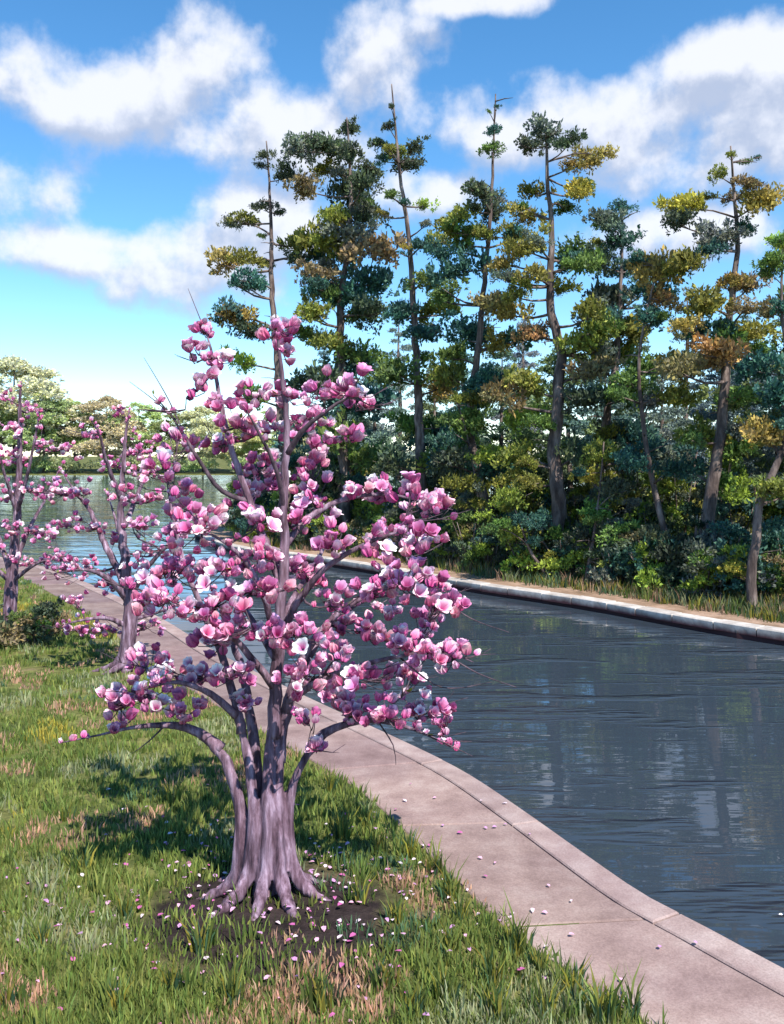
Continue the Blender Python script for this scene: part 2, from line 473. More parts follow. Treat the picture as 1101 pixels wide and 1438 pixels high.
# slabs: walk along the curve by arc length
fine = catmull(near, 0.06)
fine = [p for p in fine if p.y < 60]
acc = [0.0]
for i in range(1, len(fine)): acc.append(acc[-1] + (fine[i] - fine[i - 1]).length)
acc = np.array(acc)
fx = np.array([p.x for p in fine]); fy = np.array([p.y for p in fine])
def at(s): return Vector((np.interp(s, acc, fx), np.interp(s, acc, fy), 0))
s0 = float(acc[np.argmin(np.abs(fy - 7.03) + np.abs(fx - 2.1) * 0.2)])
SK = 0.42                                        # joints run a little askew across the path
def slab_piece(name, sa, sb, d0, d1, z0, z1, col, skew):
    k = max(3, int((sb - sa) / 0.25)); top = []; 
    A, B = [], []
    for i in range(k + 1):
        s = sa + (sb - sa) * i / k
        def pt(d):
            q = s + skew * (d / WID)
            p = at(q); t = (at(q + 0.15) - at(q - 0.15)).normalized()
            return p + Vector((-t.y, t.x, 0)) * d
        A.append(pt(d0)); B.append(pt(d1))
    bv = 0.012; mb = MB(); K = k + 1
    def ring(z, e):
        L = []
        for i in range(K):
            w = (B[i] - A[i]).normalized(); t = ((A[min(i + 1, k)] - A[max(i - 1, 0)])).normalized()
            et = e if i == 0 else (-e if i == k else 0)
            L.append(A[i] + w * e + t * et + Vector((0, 0, z)))
        for i in range(K):
            w = (B[i] - A[i]).normalized(); t = ((B[min(i + 1, k)] - B[max(i - 1, 0)])).normalized()
            et = e if i == 0 else (-e if i == k else 0)
            L.append(B[i] - w * e + t * et + Vector((0, 0, z)))
        return L
    V = ring(z1, bv) + ring(z1 - bv, 0) + ring(z0, 0)
    f = [(i, i + 1, K + i + 1, K + i) for i in range(k)]
    loop = list(range(K)) + [K + i for i in range(k, -1, -1)]
    for r in range(2):
        for j in range(len(loop)):
            a, b = loop[j], loop[(j + 1) % len(loop)]
            f.append((r * 2 * K + a, (r + 1) * 2 * K + a, (r + 1) * 2 * K + b, r * 2 * K + b))
    mb.add(V, f)
    return new_obj(name, mb.mesh(name, M_SLAB, False), path, col)
s = s0 - 1.95 * 5
while s < acc[-1] - 2:
    yy = at(s).y
    t = random.uniform(0.92, 1.06) * (1.0 if yy < 12 else 0.8)
    wide = WID
    dz = random.uniform(-0.006, 0.006)
    slab_piece('slab', s + 0.007, s + 1.943, 0.262, wide, -0.06, 0.012 + dz, (t, t * random.uniform(0.96, 1.02), t * random.uniform(0.95, 1.04)), SK * max(0.0, min(1.0, (16 - yy) / 5)))
    t = random.uniform(1.08, 1.2)
    slab_piece('edging', s + 0.008, s + 1.942, -0.03, 0.25, -0.62, 0.018 + dz, (t, t * 1.04, t * 1.03), 0.08)
    s += 1.95

# ------------------------------------------------------------------ far bank: earth path and stone kerb
m, n, l, out = mat_new('bank_earth')
a = noise(n, l, 1.3, 6, 0.65, coord='World')
c = ramp(n, l, a, [(0.3, (0.15, 0.10, 0.06)), (0.5, (0.30, 0.20, 0.14)), (0.7, (0.42, 0.29, 0.22))])
principled(n, l, out, c, 0.95, bump(n, l, noise(n, l, 14, 5, coord='World'), 0.6, 0.05), 0.1)
FARV = [p for p in FAR if p.x > -9.3 and p.y < 48 and p.x < 30]
ep = MB(); strip(ep, FARV, -0.30, -1.75, -0.6, 0.015)
bank = new_obj('earth_path', ep.mesh('earth_path', m, False)); tag(bank, kind='structure')
m, n, l, out = mat_new('kerb_stone')
a = noise(n, l, 3, 6, 0.65, coord='World')
g = n.new('ShaderNodeNewGeometry'); sp = n.new('ShaderNodeSeparateXYZ'); l.new(g.outputs['Position'], sp.inputs[0])
height_fac = n.new('ShaderNodeMapRange'); l.new(mth(n, l, 'ADD', sp.outputs[2], mth(n, l, 'MULTIPLY', a, 0.10)), height_fac.inputs[0]); height_fac.inputs[1].default_value = -0.08; height_fac.inputs[2].default_value = 0.04  # dark red-brown low on the kerb, pale stone towards the top
oi = n.new('ShaderNodeObjectInfo')
c = mixrgb(n, l, height_fac.outputs[0], (0.085, 0.035, 0.04), ramp(n, l, a, [(0.3, (0.30, 0.26, 0.23)), (0.65, (0.56, 0.51, 0.47))]))
c = mixrgb(n, l, 1.0, c, oi.outputs['Color'], 'MULTIPLY')
principled(n, l, out, c, 0.85, bump(n, l, a, 0.4, 0.04), 0.25)
M_KERB = m
kb = MB(); strip(kb, FARV, -0.03, -0.32, -0.7, -0.08)
kerb = new_obj('kerb', kb.mesh('kerb', M_KERB, False)); tag(kerb, kind='structure')
kerb.color = (0.6, 0.6, 0.6, 1)
ff = catmull([Vector(p) for p in FARV[::3]], 0.1); ac = [0.0]
for i in range(1, len(ff)): ac.append(ac[-1] + (ff[i] - ff[i - 1]).length)
ac = np.array(ac); kx = np.array([p.x for p in ff]); ky = np.array([p.y for p in ff])
def kat(s): return Vector((np.interp(s, ac, kx), np.interp(s, ac, ky), 0))
s = 0.0; kn = 0
while s < ac[-1] - 1.2 and kn < 90:
    L = random.uniform(0.85, 1.15)
    a_, b_ = kat(s), kat(s + L); c_ = (a_ + b_) / 2; t = (b_ - a_).normalized()
    mb = MB(); hx, hy, hz_ = L / 2 - 0.012, 0.19, 0.09
    for zz, e in ((-hz_, 0), (hz_ - 0.02, 0), (hz_, 0.02)):
        pass
    V = []
    for zz, e in ((-hz_, 0), (hz_ - 0.02, 0), (hz_, 0.02)):
        V += [(-hx + e, -hy + e, zz), (hx - e, -hy + e, zz), (hx - e, hy - e, zz), (-hx + e, hy - e, zz)]
    fcs_ = [(8, 9, 10, 11)]
    for r in range(2):
        for k in range(4):
            q = (k + 1) % 4; fcs_.append((r * 4 + k, r * 4 + q, r * 4 + 4 + q, r * 4 + 4 + k))
    mb.add(V, fcs_)
    nn = Vector((t.y, -t.x, 0))
    o = new_obj('kerb_stone', mb.mesh('kerb_stone', M_KERB, False), kerb, tuple([random.uniform(0.85, 1.12)] * 3))
    o.location = c_ + nn * 0.15 + Vector((0, 0, -0.055 + random.uniform(-0.012, 0.012)))
    o.rotation_euler = (random.uniform(-0.02, 0.02), 0, math.atan2(t.y, t.x) + random.uniform(-0.01, 0.01))
    s += L; kn += 1

# ------------------------------------------------------------------ magnolias
def set_col(me, cols):
    at_ = me.color_attributes.new('Col', 'FLOAT_COLOR', 'POINT')
    at_.data.foreach_set('color', np.asarray(cols, np.float32).ravel())

MAGENTA, PINK, PALE = np.array((0.66, 0.10, 0.34)), np.array((0.92, 0.52, 0.68)), np.array((0.97, 0.86, 0.90))
def petal_grad(u, tone):
    c = MAGENTA * (1 - u) ** 1.4 + PINK * (1 - (1 - u) ** 1.4)
    k = max(0, u - 0.45) / 0.55
    c = c * (1 - k * tone) + PALE * k * tone
    return (*c, 1)
def blossom_geo(open_, npet, length, tone, r):
    """verts, faces, colours of a flower standing on its stalk at the origin, opening to +Z"""
    V, Fc, C = [], [], []
    for k in range(npet):
        inner = k % 2
        rot = 2 * math.pi * k / npet + r.uniform(-0.2, 0.2)
        op = open_ * r.uniform(0.7, 1.25) * (0.75 if inner else 1.0)
        L = length * r.uniform(0.85, 1.12); rows = 5; base = len(V)
        rad, z = 0.008, 0.0
        th = 0.9 * 0.6
        for i in range(rows):
            u = i / (rows - 1)
            th = math.radians(38) * (1 - u) + op * u - 0.35 * math.sin(u * math.pi)
            if i: rad += math.sin(th) * L / (rows - 1); z += math.cos(th) * L / (rows - 1)
            w = L * (0.11 + 0.34 * math.sin(math.pi * min(1, 0.08 + 0.86 * u) ** 0.9)) * (0.55 if i == rows - 1 else 1)
            for j in (-1, 0, 1):
                cup = -0.22 * w * (1 - j * j) + (0.12 * w if j == 0 else 0)
                p = Vector((rad - (abs(j)) * 0.25 * w * math.cos(th), j * w, z + abs(j) * 0.2 * w * math.sin(th)))
                p = Matrix.Rotation(rot, 3, 'Z') @ p
                V.append(p); C.append(petal_grad(min(1, u * (0.9 if j else 1.05)), tone))
        for i in range(rows - 1):
            for j in range(2):
                q = base + i * 3 + j
                Fc.append((q, q + 1, q + 4, q + 3))
    return V, Fc, C
BL_GEO = []
BL = []
rr = random.Random(3)
for (op, npet, L, tone) in [(1.05, 8, 0.082, 0.85), (0.75, 8, 0.085, 0.8), (1.35, 9, 0.080, 0.95), (0.35, 7, 0.085, 0.6), (0.55, 7, 0.088, 0.5), (0.1, 5, 0.07, 0.25), (1.2, 7, 0.088, 1.0), (0.9, 8, 0.08, 0.4)]:
    g3 = blossom_geo(op, npet, L, tone, rr)
    mb = MB(); mb.add(g3[0], g3[1]); me = mb.mesh('blossom', M_PETAL)
    set_col(me, g3[2]); BL.append(me); BL_GEO.append(g3)
TINT = [(1, 1, 1), (1.05, 1.3, 1.2), (1.06, 1.45, 1.28), (1.06, 1.4, 1.2), (0.72, 0.35, 0.6), (0.92, 0.66, 0.86), (0.82, 0.5, 0.74), (1.05, 1.0, 0.9), (0.95, 0.8, 1.02), (1.0, 0.7, 0.8), (1.05, 1.1, 1.08)]

def rot_to(v, spin):
    return (v.to_track_quat('Z', 'Y') @ Quaternion((0, 0, 1), spin))

def build_magnolia(name, label, base, Y0, strands, stems, clusters, twigs, scale, seed, n_part, extra, vox, spread=0.8, slim=0.0):
    rd = random.Random(seed)
    root = thing(name, base, label, 'tree', 'pink magnolia trees on the grass bank')
    inv = -base
    # fused trunk from many strands that start as roots
    mb = MB()
    for pts, rad in strands:
        q, r = interp([p + inv for p in pts], rad, 0.05)
        r = [w * (1 - slim * min(1, max(0, (p.z - 0.3) / 0.5))) for p, w in zip(q, r)]
        mb.tube(q, r, 10)
    tme = mb.mesh('trunk', M_MAGBARK)
    tmp = bpy.data.objects.new('tmp', tme); COL.objects.link(tmp)
    md = tmp.modifiers.new('r', 'REMESH'); md.mode = 'VOXEL'; md.voxel_size = vox
    sm = tmp.modifiers.new('s', 'SMOOTH'); sm.iterations = 2; sm.factor = 0.5
    dg = bpy.context.evaluated_depsgraph_get(); dg.update()
    tm2 = bpy.data.meshes.new_from_object(tmp.evaluated_get(dg))
    bpy.data.objects.remove(tmp)
    nv = len(tm2.vertices); co = np.empty(nv * 3); no = np.empty(nv * 3)
    tm2.vertices.foreach_get('co', co); tm2.vertices.foreach_get('normal', no); co = co.reshape(-1, 3); no = no.reshape(-1, 3)
    dsp = np.array([mnoise.noise((c[0] * 15, c[1] * 15, c[2] * 1.7 + seed)) * 0.017 + mnoise.noise((c[0] * 38, c[1] * 38, c[2] * 5)) * 0.007 for c in co])
    tm2.vertices.foreach_set('co', (co + no * dsp[:, None]).ravel()); tm2.update()
    tm2.materials.clear(); tm2.materials.append(M_MAGBARK)
    tm2.polygons.foreach_set('use_smooth', [True] * len(tm2.polygons))
    new_obj('trunk', tm2, root)
    nodes = []                                  # skeleton nodes: position, radius
    for pts, rad in stems:
        q, r = interp(pts, rad, 0.08)
        for p, w in zip(q, r): nodes.append((p, w))
        # knobbly
        q2 = [p + inv + Vector((rd.uniform(-1, 1), rd.uniform(-1, 1), 0)) * w * 0.22 for p, w in zip(q, r)]
        b = MB(); b.tube(q2, r, 8)
        new_obj('branch', b.mesh('branch', M_MAGBARK if max(rad) > 0.03 else M_TWIG), root)
    for pts, rad in twigs:
        q, r = interp(pts, rad, 0.06)
        b = MB(); b.tube([p + inv for p in q], r, 5)
        new_obj('twig', b.mesh('twig', M_TWIG), root)
    spots = []
    axis_x = stems[0][0][0].x
    cl = []
    for c in clusters:
        px, py, rp, cnt = c[:4]
        off = c[4] if len(c) > 4 else rd.uniform(-1, 1) * spread * scale
        pos = P(px, py, Y0 + off)
        cl.append((pos, rp / F * Y0, cnt))
    cl.sort(key=lambda c: (Vector((c[0].x - axis_x, c[0].y - Y0, 0))).length)
    for pos, rm, cnt in cl:
        best, bw = None, 1e9
        for p, w in nodes:
            d = pos - p
            hd = math.hypot(d.x, d.y)
            cost = d.length + (1.5 * max(0, -d.z - 0.05)) + 0.5 * max(0, d.z - hd * 1.1) + (0.35 if w < 0.006 else 0)
            if cost < bw: best, bw, br = p, cost, w
        L = (pos - best).length
        b = MB()
        if L > 0.03:
            mid1 = best.lerp(pos, 0.35) + Vector((rd.uniform(-.06, .06), rd.uniform(-.06, .06), rd.uniform(-0.07, 0.02) * L * 2)) * scale
            mid2 = best.lerp(pos, 0.72) + Vector((rd.uniform(-.05, .05), rd.uniform(-.05, .05), rd.uniform(-0.08, 0.0) * L * 2)) * scale
            r0 = min(br * 0.75, (0.010 + 0.014 * L) * scale)
            tip = pos + (pos - mid2) * 0.25
            q, r = interp([best, mid1, mid2, pos, tip], [r0, r0 * 0.8, r0 * 0.6, max(0.004, r0 * 0.42), 0.003], 0.09)
            for p, w in zip(q, r): nodes.append((p, w))
            b.tube([p + inv for p in q], r, 6)
        for k in range(int(cnt * 1.6 + 1)):
            d = Vector((rd.gauss(0, 1), rd.gauss(0, 1), rd.gauss(0, 0.75)))
            d = d.normalized() * rm * (rd.random() ** 0.5) * 1.25
            tipp = pos + d
            up = (Vector((d.x, d.y, 0)) * 3 / max(rm, 0.02) * 0.25 + Vector((rd.uniform(-.5, .5), rd.uniform(-.75, .4), 0.85))).normalized()
            spots.append((tipp, up))
            st = pos.lerp(best, 0.15 + 0.35 * rd.random())
            b.tube([st + inv, (st + tipp) / 2 + inv + Vector((0, 0, -0.02)), tipp + inv - up * 0.01, tipp + inv], [0.005, 0.004, 0.0035, 0.004], 4)
        if b.v: new_obj('branch', b.mesh('branch', M_TWIG), root)
    # bare dark twigs poking out of the crown
    outer = [(p, w) for p, w in nodes if 0.004 < w < 0.012 and abs(p.x - axis_x) > 0.35 * scale]
    for k in range(46):
        p, w = rd.choice(outer)
        d = Vector((p.x - axis_x, (p.y - Y0), 0)).normalized() + Vector((rd.uniform(-.5, .5), rd.uniform(-.5, .5), rd.uniform(-.12, .4)))
        L = rd.uniform(0.22, 0.5) * scale; d.normalize()
        e = p + d * L * 0.5 + Vector((0, 0, rd.uniform(-.03, .03))); f_ = p + d * L + Vector((0, 0, rd.uniform(-.02, .07)))
        b = MB(); b.tube([p + inv, e + inv, f_ + inv], [0.0055, 0.004, 0.0018], 4)
        e2 = e + (d + Vector((rd.uniform(-.8, .8), rd.uniform(-.8, .8), rd.uniform(0, .6)))).normalized() * L * 0.4
        b.tube([e + inv, e2 + inv], [0.003, 0.0015], 3)
        new_obj('twig', b.mesh('twig', M_TWIG), root)
    rd.shuffle(spots)
    for tipp, up in spots[:n_part]:
        me = BL[rd.choice([0, 0, 0, 1, 1, 2, 2, 3, 4, 5, 6, 6, 7])]
        o = new_obj('blossom', me, root, rd.choice(TINT))
        o.location = tipp + inv
        o.rotation_mode = 'QUATERNION'; o.rotation_quaternion = rot_to(up, rd.uniform(0, 6.28))
        k = rd.uniform(0.72, 1.22) * (scale ** 0.3); o.scale = (k, k, k)
    # small buds and half-open flowers along every thin branch: too many to pick apart
    V, Fc, C = [], [], []
    thin = [(p, w) for p, w in nodes if w < 0.014 * scale + 0.002]
    rest = spots[n_part:]
    for k in range(extra + len(rest)):
        if k < len(rest): p, up = rest[k]; sc = rd.uniform(0.8, 1.2)
        else:
            p, w = rd.choice(thin)
            p = p + Vector((rd.gauss(0, 1), rd.gauss(0, 1), rd.gauss(0, .8))) * 0.014
            up = Vector((rd.uniform(-.6, .6), rd.uniform(-.6, .6), 0.8)).normalized(); sc = rd.uniform(0.4, 0.85)
        g3 = BL_GEO[rd.choice([1, 3, 4, 5, 5, 7])]
        qt = rot_to(up, rd.uniform(0, 6.28)); t = rd.choice(TINT)
        o_ = len(V)
        V += [(qt @ v) * sc + p + inv for v in g3[0]]
        Fc += [tuple(i + o_ for i in f) for f in g3[1]]
        C += [(c[0] * t[0], c[1] * t[1], c[2] * t[2], 1) for c in g3[2]]
    mb = MB(); mb.add(V, Fc); me = mb.mesh('small_blossoms', M_PETAL); set_col(me, C)
    o = new_obj('small_blossoms', me, root); o['kind'] = 'stuff'
    # young leaves
    b = MB(); 
    for k in range(int(140 * scale)):
        p, w = rd.choice(thin); p = p + inv
        d = Vector((rd.uniform(-1, 1), rd.uniform(-1, 1), rd.uniform(-.1, 1))).normalized(); sd_ = d.cross(Vector((0.3, 0.2, 1))).normalized()
        L = rd.uniform(0.04, 0.09)
        b.add([p, p + d * L * 0.5 + sd_ * L * 0.22, p + d * L, p + d * L * 0.5 - sd_ * L * 0.22], [(0, 1, 2, 3)])
    o = new_obj('young_leaves', b.mesh('young_leaves', M_FOL, False), root, (0.20, 0.24, 0.04)); o['kind'] = 'stuff'
    return root

# --- the big one
Y0 = TRUNK0.y
zb = hz(TRUNK0.x, TRUNK0.y)
base0 = Vector((TRUNK0.x, TRUNK0.y, zb))
def q(px, py, dy=0.0): return P(px, py, Y0 + dy)
def gp(px, dy, sink=-0.01):
    X = (px - CX) / F * (Y0 + dy); return Vector((X, Y0 + dy, hz(X, Y0 + dy) + sink))
strands = [
 ([gp(268, -0.12, -0.03), gp(305, -0.08, 0.02), q(335, 1225, -0.06), q(340, 1170, -0.04), q(333, 1115, -0.03), q(316, 1068, -0.02), q(294, 1040, 0)], [0.018, 0.045, 0.062, 0.068, 0.06, 0.054, 0.047]),
 ([gp(285, -0.42, -0.03), gp(318, -0.28, 0.02), q(350, 1228, -0.14), q(358, 1160, -0.11), q(352, 1095, -0.06), q(342, 1040, -0.02), q(334, 1000, 0.02)], [0.016, 0.042, 0.066, 0.07, 0.058, 0.046, 0.038]),
 ([gp(352, -0.5, -0.03), gp(362, -0.32, 0.02), q(372, 1222, -0.16), q(376, 1150, -0.13), q(376, 1080, -0.06), q(382, 1020, 0), q(388, 960, 0.02)], [0.016, 0.045, 0.06, 0.064, 0.058, 0.05, 0.045]),
 ([gp(425, -0.46, -0.03), gp(405, -0.3, 0.02), q(393, 1222, -0.15), q(390, 1160, -0.1), q(391, 1090, -0.03), q(396, 1030, 0.04), q(404, 980, 0.08)], [0.016, 0.045, 0.062, 0.062, 0.052, 0.044, 0.038]),
 ([gp(478, -0.14, -0.03), gp(440, -0.1, 0.02), q(412, 1220, -0.06), q(403, 1165, -0.03), q(409, 1112, -0.02), q(428, 1066, -0.02), q(452, 1036, 0)], [0.016, 0.042, 0.062, 0.062, 0.055, 0.047, 0.04]),
 ([gp(465, 0.2, -0.03), gp(430, 0.14, 0.02), q(402, 1215, 0.1), q(392, 1150, 0.08), q(390, 1090, 0.08), q(398, 1020, 0.14)], [0.016, 0.045, 0.07, 0.07, 0.058, 0.045]),
 ([gp(300, 0.22, -0.03), gp(328, 0.15, 0.02), q(355, 1215, 0.1), q(362, 1150, 0.08), q(362, 1080, 0.08), q(352, 1010, 0.16)], [0.016, 0.045, 0.07, 0.07, 0.058, 0.044]),
 ([gp(375, 0.4, -0.03), gp(375, 0.2, 0.05), q(374, 1190, 0.05), q(379, 1110, 0.02), q(386, 1030, 0.03)], [0.016, 0.06, 0.07, 0.06, 0.055]),
 ([gp(375, -0.02, -0.08), q(375, 1235, -0.02), q(375, 1185, -0.02), q(376, 1150, 0)], [0.14, 0.10, 0.07, 0.04]),
]
stems = [
 ([q(384, 1035, 0.01), q(388, 960, 0.02), q(392, 880, 0.03), q(399, 800, 0.0), q(398, 700, -0.02), q(403, 600, 0.02), q(396, 525, 0.02), q(388, 452, 0)], [0.058, 0.052, 0.046, 0.041, 0.034, 0.026, 0.017, 0.007]),
 ([q(310, 1052, -0.01), q(294, 1038, 0), q(262, 1022, -0.02), q(232, 1018, -0.08), q(190, 1021, -0.14), q(140, 1032, -0.16), q(86, 1043, -0.2)], [0.048, 0.044, 0.034, 0.026, 0.016, 0.009, 0.004]),
 ([q(340, 1030, -0.01), q(330, 985, 0.03), q(312, 920, 0.1), q(286, 860, 0.16), q(262, 800, 0.2), q(246, 740, 0.25), q(235, 680, 0.28)], [0.044, 0.038, 0.032, 0.026, 0.02, 0.013, 0.006]),
 ([q(440, 1046, -0.01), q(456, 1030, 0), q(490, 1016, -0.05), q(530, 1012, -0.12), q(585, 1026, -0.2), q(640, 1052, -0.25)], [0.042, 0.038, 0.028, 0.02, 0.012, 0.005]),
 ([q(400, 1000, 0.06), q(412, 960, 0.1), q(440, 900, 0.2), q(490, 850, 0.28), q(545, 825, 0.32), q(600, 808, 0.36), q(640, 845, 0.4)], [0.044, 0.04, 0.032, 0.025, 0.018, 0.011, 0.004]),
 ([q(390, 905, 0.02), q(415, 850, -0.1), q(455, 800, -0.22), q(505, 768, -0.3), q(560, 748, -0.36), q(598, 762, -0.4)], [0.036, 0.03, 0.023, 0.017, 0.01, 0.004]),
 ([q(397, 830, 0.0), q(372, 760, 0.12), q(345, 690, 0.2), q(322, 620, 0.24), q(308, 555, 0.26), q(296, 490, 0.28), q(286, 455, 0.28)], [0.036, 0.033, 0.029, 0.025, 0.019, 0.011, 0.004]),
 ([q(350, 705, 0.2), q(312, 690, 0.1), q(285, 655, 0.02), q(262, 618, -0.05), q(238, 580, -0.1), q(215, 555, -0.12)], [0.022, 0.02, 0.017, 0.013, 0.008, 0.003]),
 ([q(398, 770, 0.0), q(430, 730, 0.14), q(480, 702, 0.26), q(540, 694, 0.34), q(600, 706, 0.4), q(636, 716, 0.42)], [0.032, 0.026, 0.02, 0.014, 0.009, 0.004]),
 ([q(402, 640, 0.01), q(425, 605, -0.1), q(455, 580, -0.18), q(490, 558, -0.24), q(520, 570, -0.26)], [0.026, 0.02, 0.015, 0.009, 0.004]),
 ([q(385, 965, 0.0), q(350, 920, -0.16), q(310, 880, -0.3), q(262, 852, -0.42), q(215, 835, -0.5), q(180, 822, -0.55)], [0.034, 0.028, 0.022, 0.015, 0.009, 0.004]),
 ([q(404, 985, 0.06), q(450, 955, -0.1), q(505, 935, -0.2), q(560, 922, -0.3), q(620, 915, -0.35), q(665, 930, -0.4)], [0.032, 0.027, 0.021, 0.015, 0.009, 0.003]),
 ([q(388, 930, 0.02), q(378, 860, -0.22), q(352, 800, -0.4), q(320, 765, -0.52), q(280, 742, -0.6)], [0.034, 0.028, 0.021, 0.014, 0.005]),
 ([q(332, 1005, 0), q(296, 975, -0.12), q(250, 958, -0.24), q(200, 968, -0.32), q(160, 990, -0.36)], [0.034, 0.026, 0.018, 0.011, 0.004]),
 ([q(392, 880, 0.03), q(418, 830, 0.35), q(450, 780, 0.6), q(470, 720, 0.8)], [0.032, 0.025, 0.016, 0.006]),
 ([q(390, 930, 0.02), q(360, 880, 0.4), q(320, 820, 0.7), q(300, 760, 0.9)], [0.032, 0.025, 0.016, 0.006]),
 ([q(360, 1060, 0.1), q(352, 1008, 0.16), q(340, 940, 0.3), q(318, 880, 0.5), q(300, 830, 0.7), q(270, 790, 0.85)], [0.05, 0.043, 0.034, 0.024, 0.014, 0.005]),
 ([q(392, 1070, 0.09), q(399, 1018, 0.14), q(420, 950, 0.3), q(455, 890, 0.5), q(500, 850, 0.7), q(545, 835, 0.85)], [0.05, 0.043, 0.034, 0.024, 0.014, 0.005]),
 ([q(399, 720, 0), q(388, 660, -0.2), q(365, 610, -0.34), q(345, 575, -0.42)], [0.024, 0.018, 0.012, 0.005]),
]
clusters = [(390, 465, 20, 6), (398, 495, 20, 6), (284, 465, 12, 2, .28), (268, 496, 14, 2), (305, 508, 18, 4, .28), (278, 545, 20, 4), (250, 622, 24, 7), (312, 572, 18, 5), (335, 592, 22, 6), (352, 556, 18, 4),
 (370, 602, 25, 6), (310, 626, 15, 4), (455, 556, 28, 9), (490, 546, 24, 8), (445, 582, 20, 5), (512, 572, 14, 3), (445, 627, 18, 5), (435, 657, 18, 5), (490, 610, 12, 3), (350, 702, 28, 8),
 (335, 665, 18, 4), (440, 705, 32, 10), (415, 732, 20, 5), (498, 690, 20, 6), (540, 688, 20, 7), (580, 702, 24, 8), (616, 714, 20, 6), (280, 742, 30, 11), (262, 718, 18, 4), (392, 672, 16, 4),
 (365, 782, 25, 7), (302, 800, 28, 9), (252, 800, 28, 8), (216, 806, 22, 5), (520, 766, 20, 6), (560, 750, 24, 7), (594, 764, 18, 5), (342, 832, 24, 8), (374, 830, 22, 6), (402, 800, 26, 9),
 (442, 820, 24, 8), (530, 828, 22, 6), (575, 822, 26, 9), (612, 848, 26, 9), (638, 852, 16, 5), (552, 862, 18, 4), (236, 846, 22, 5), (290, 872, 24, 6), (340, 880, 22, 5), (382, 892, 22, 5),
 (430, 890, 25, 8), (480, 880, 22, 6), (522, 890, 24, 7), (562, 896, 22, 6), (602, 914, 24, 8), (640, 922, 24, 8), (420, 950, 26, 9), (452, 962, 20, 5), (328, 950, 24, 7), (282, 950, 24, 6),
 (232, 946, 20, 5), (345, 985, 15, 3), (502, 952, 24, 7), (548, 952, 20, 5), (166, 996, 24, 8, -.3), (214, 982, 24, 7, -.25), (258, 1000, 20, 6, -.15), (190, 972, 18, 4), (540, 1003, 24, 8), (590, 1000, 24, 8),
 (626, 1012, 18, 5), (502, 1000, 18, 4), (450, 1052, 12, 2, -.1), (430, 1008, 16, 3), (230, 660, 16, 3), (370, 650, 20, 5), (420, 600, 16, 4), (470, 850, 20, 5), (480, 985, 20, 5), (575, 955, 20, 5), (465, 760, 18, 5), (545, 790, 18, 5), (600, 880, 18, 5), (480, 920, 20, 5), (200, 850, 18, 4), (205, 930, 18, 4), (300, 905, 20, 5), (245, 760, 18, 4), (265, 690, 16, 4), (400, 560, 16, 4), (310, 845, 22, 6), (370, 730, 20, 5)]
twigs = [
 ([q(240, 582, -0.1), q(214, 560, -0.12), q(182, 536, -0.14)], [0.006, 0.004, 0.002]),
 ([q(290, 470, 0.28), q(278, 440, 0.28), q(264, 405, 0.28)], [0.005, 0.004, 0.002]),
 ([q(262, 618, -0.05), q(236, 560, 0.0), q(202, 502, 0.05)], [0.007, 0.005, 0.002]),
 ([q(600, 808, 0.36), q(650, 862, 0.34), q(715, 888, 0.3)], [0.007, 0.005, 0.002]),
 ([q(620, 915, -0.35), q(670, 945, -0.4), q(725, 965, -0.45)], [0.007, 0.005, 0.002]),
 ([q(560, 922, -0.3), q(620, 965, -0.3), q(690, 958, -0.3)], [0.008, 0.005, 0.002]),
 ([q(585, 1026, -0.2), q(628, 1045, -0.3), q(664, 1062, -0.35)], [0.007, 0.005, 0.002]),
 ([q(232, 1018, -0.08), q(210, 1040, -0.12), q(186, 1058, -0.15)], [0.009, 0.006, 0.002]),
 ([q(530, 1012, -0.12), q(552, 1046, -0.18), q(556, 1074, -0.2)], [0.007, 0.005, 0.002]),
 ([q(388, 452, 0), q(386, 430, 0), q(381, 405, 0.02)], [0.007, 0.004, 0.002]),
]
build_magnolia('magnolia_tree', 'large pink blossoming magnolia with fluted purple trunk and spreading roots beside the path', base0, Y0, strands, stems, clusters, twigs, 1.0, 11, 300, 900, 0.0125, 0.8, 0.22)

# --- two more, farther along the bank
def small_magnolia(label, bpx, bpy_, trunk, stems_px, cl_px, seed, leanroot):
    b = G(bpx, bpy_); z = hz(b.x, b.y); b = Vector((b.x, b.y, z)); Yb = b.y
    k = Yb / F
    def g(px, py, dy=0.0): return P(px, py, Yb + dy)
    st = []
    for i in range(6):
        a = 2 * math.pi * i / 6 + 0.3
        rt = b + Vector((math.cos(a) * 0.38 + leanroot * 0.2, math.sin(a) * 0.3, -0.03)); rt.z = hz(rt.x, rt.y) - 0.03
        mid = b + Vector((math.cos(a) * 0.17, math.sin(a) * 0.15, 0.1))
        pts = [rt, mid] + [g(px, py, 0) + Vector((math.cos(a), math.sin(a), 0)) * 0.05 for (px, py) in trunk]
        n_ = len(pts)
        st.append((pts, [0.02, 0.06] + [0.085 * (1 - 0.45 * j / (n_ - 2)) for j in range(n_ - 2)]))
    st.append(([b + Vector((0, 0, -0.08))] + [g(*t) for t in trunk], [0.16] + [0.10] * len(trunk)))
    stems_w = [([g(*p) for p in pts], [r0 * (1 - 0.9 * i / (len(pts) - 1)) for i in range(len(pts))]) for pts, r0 in stems_px]
    return build_magnolia('magnolia_tree', label, b, Yb, st, stems_w, [c for c in cl_px], [], 1.15, seed, 190, 420, 0.025, 0.7)
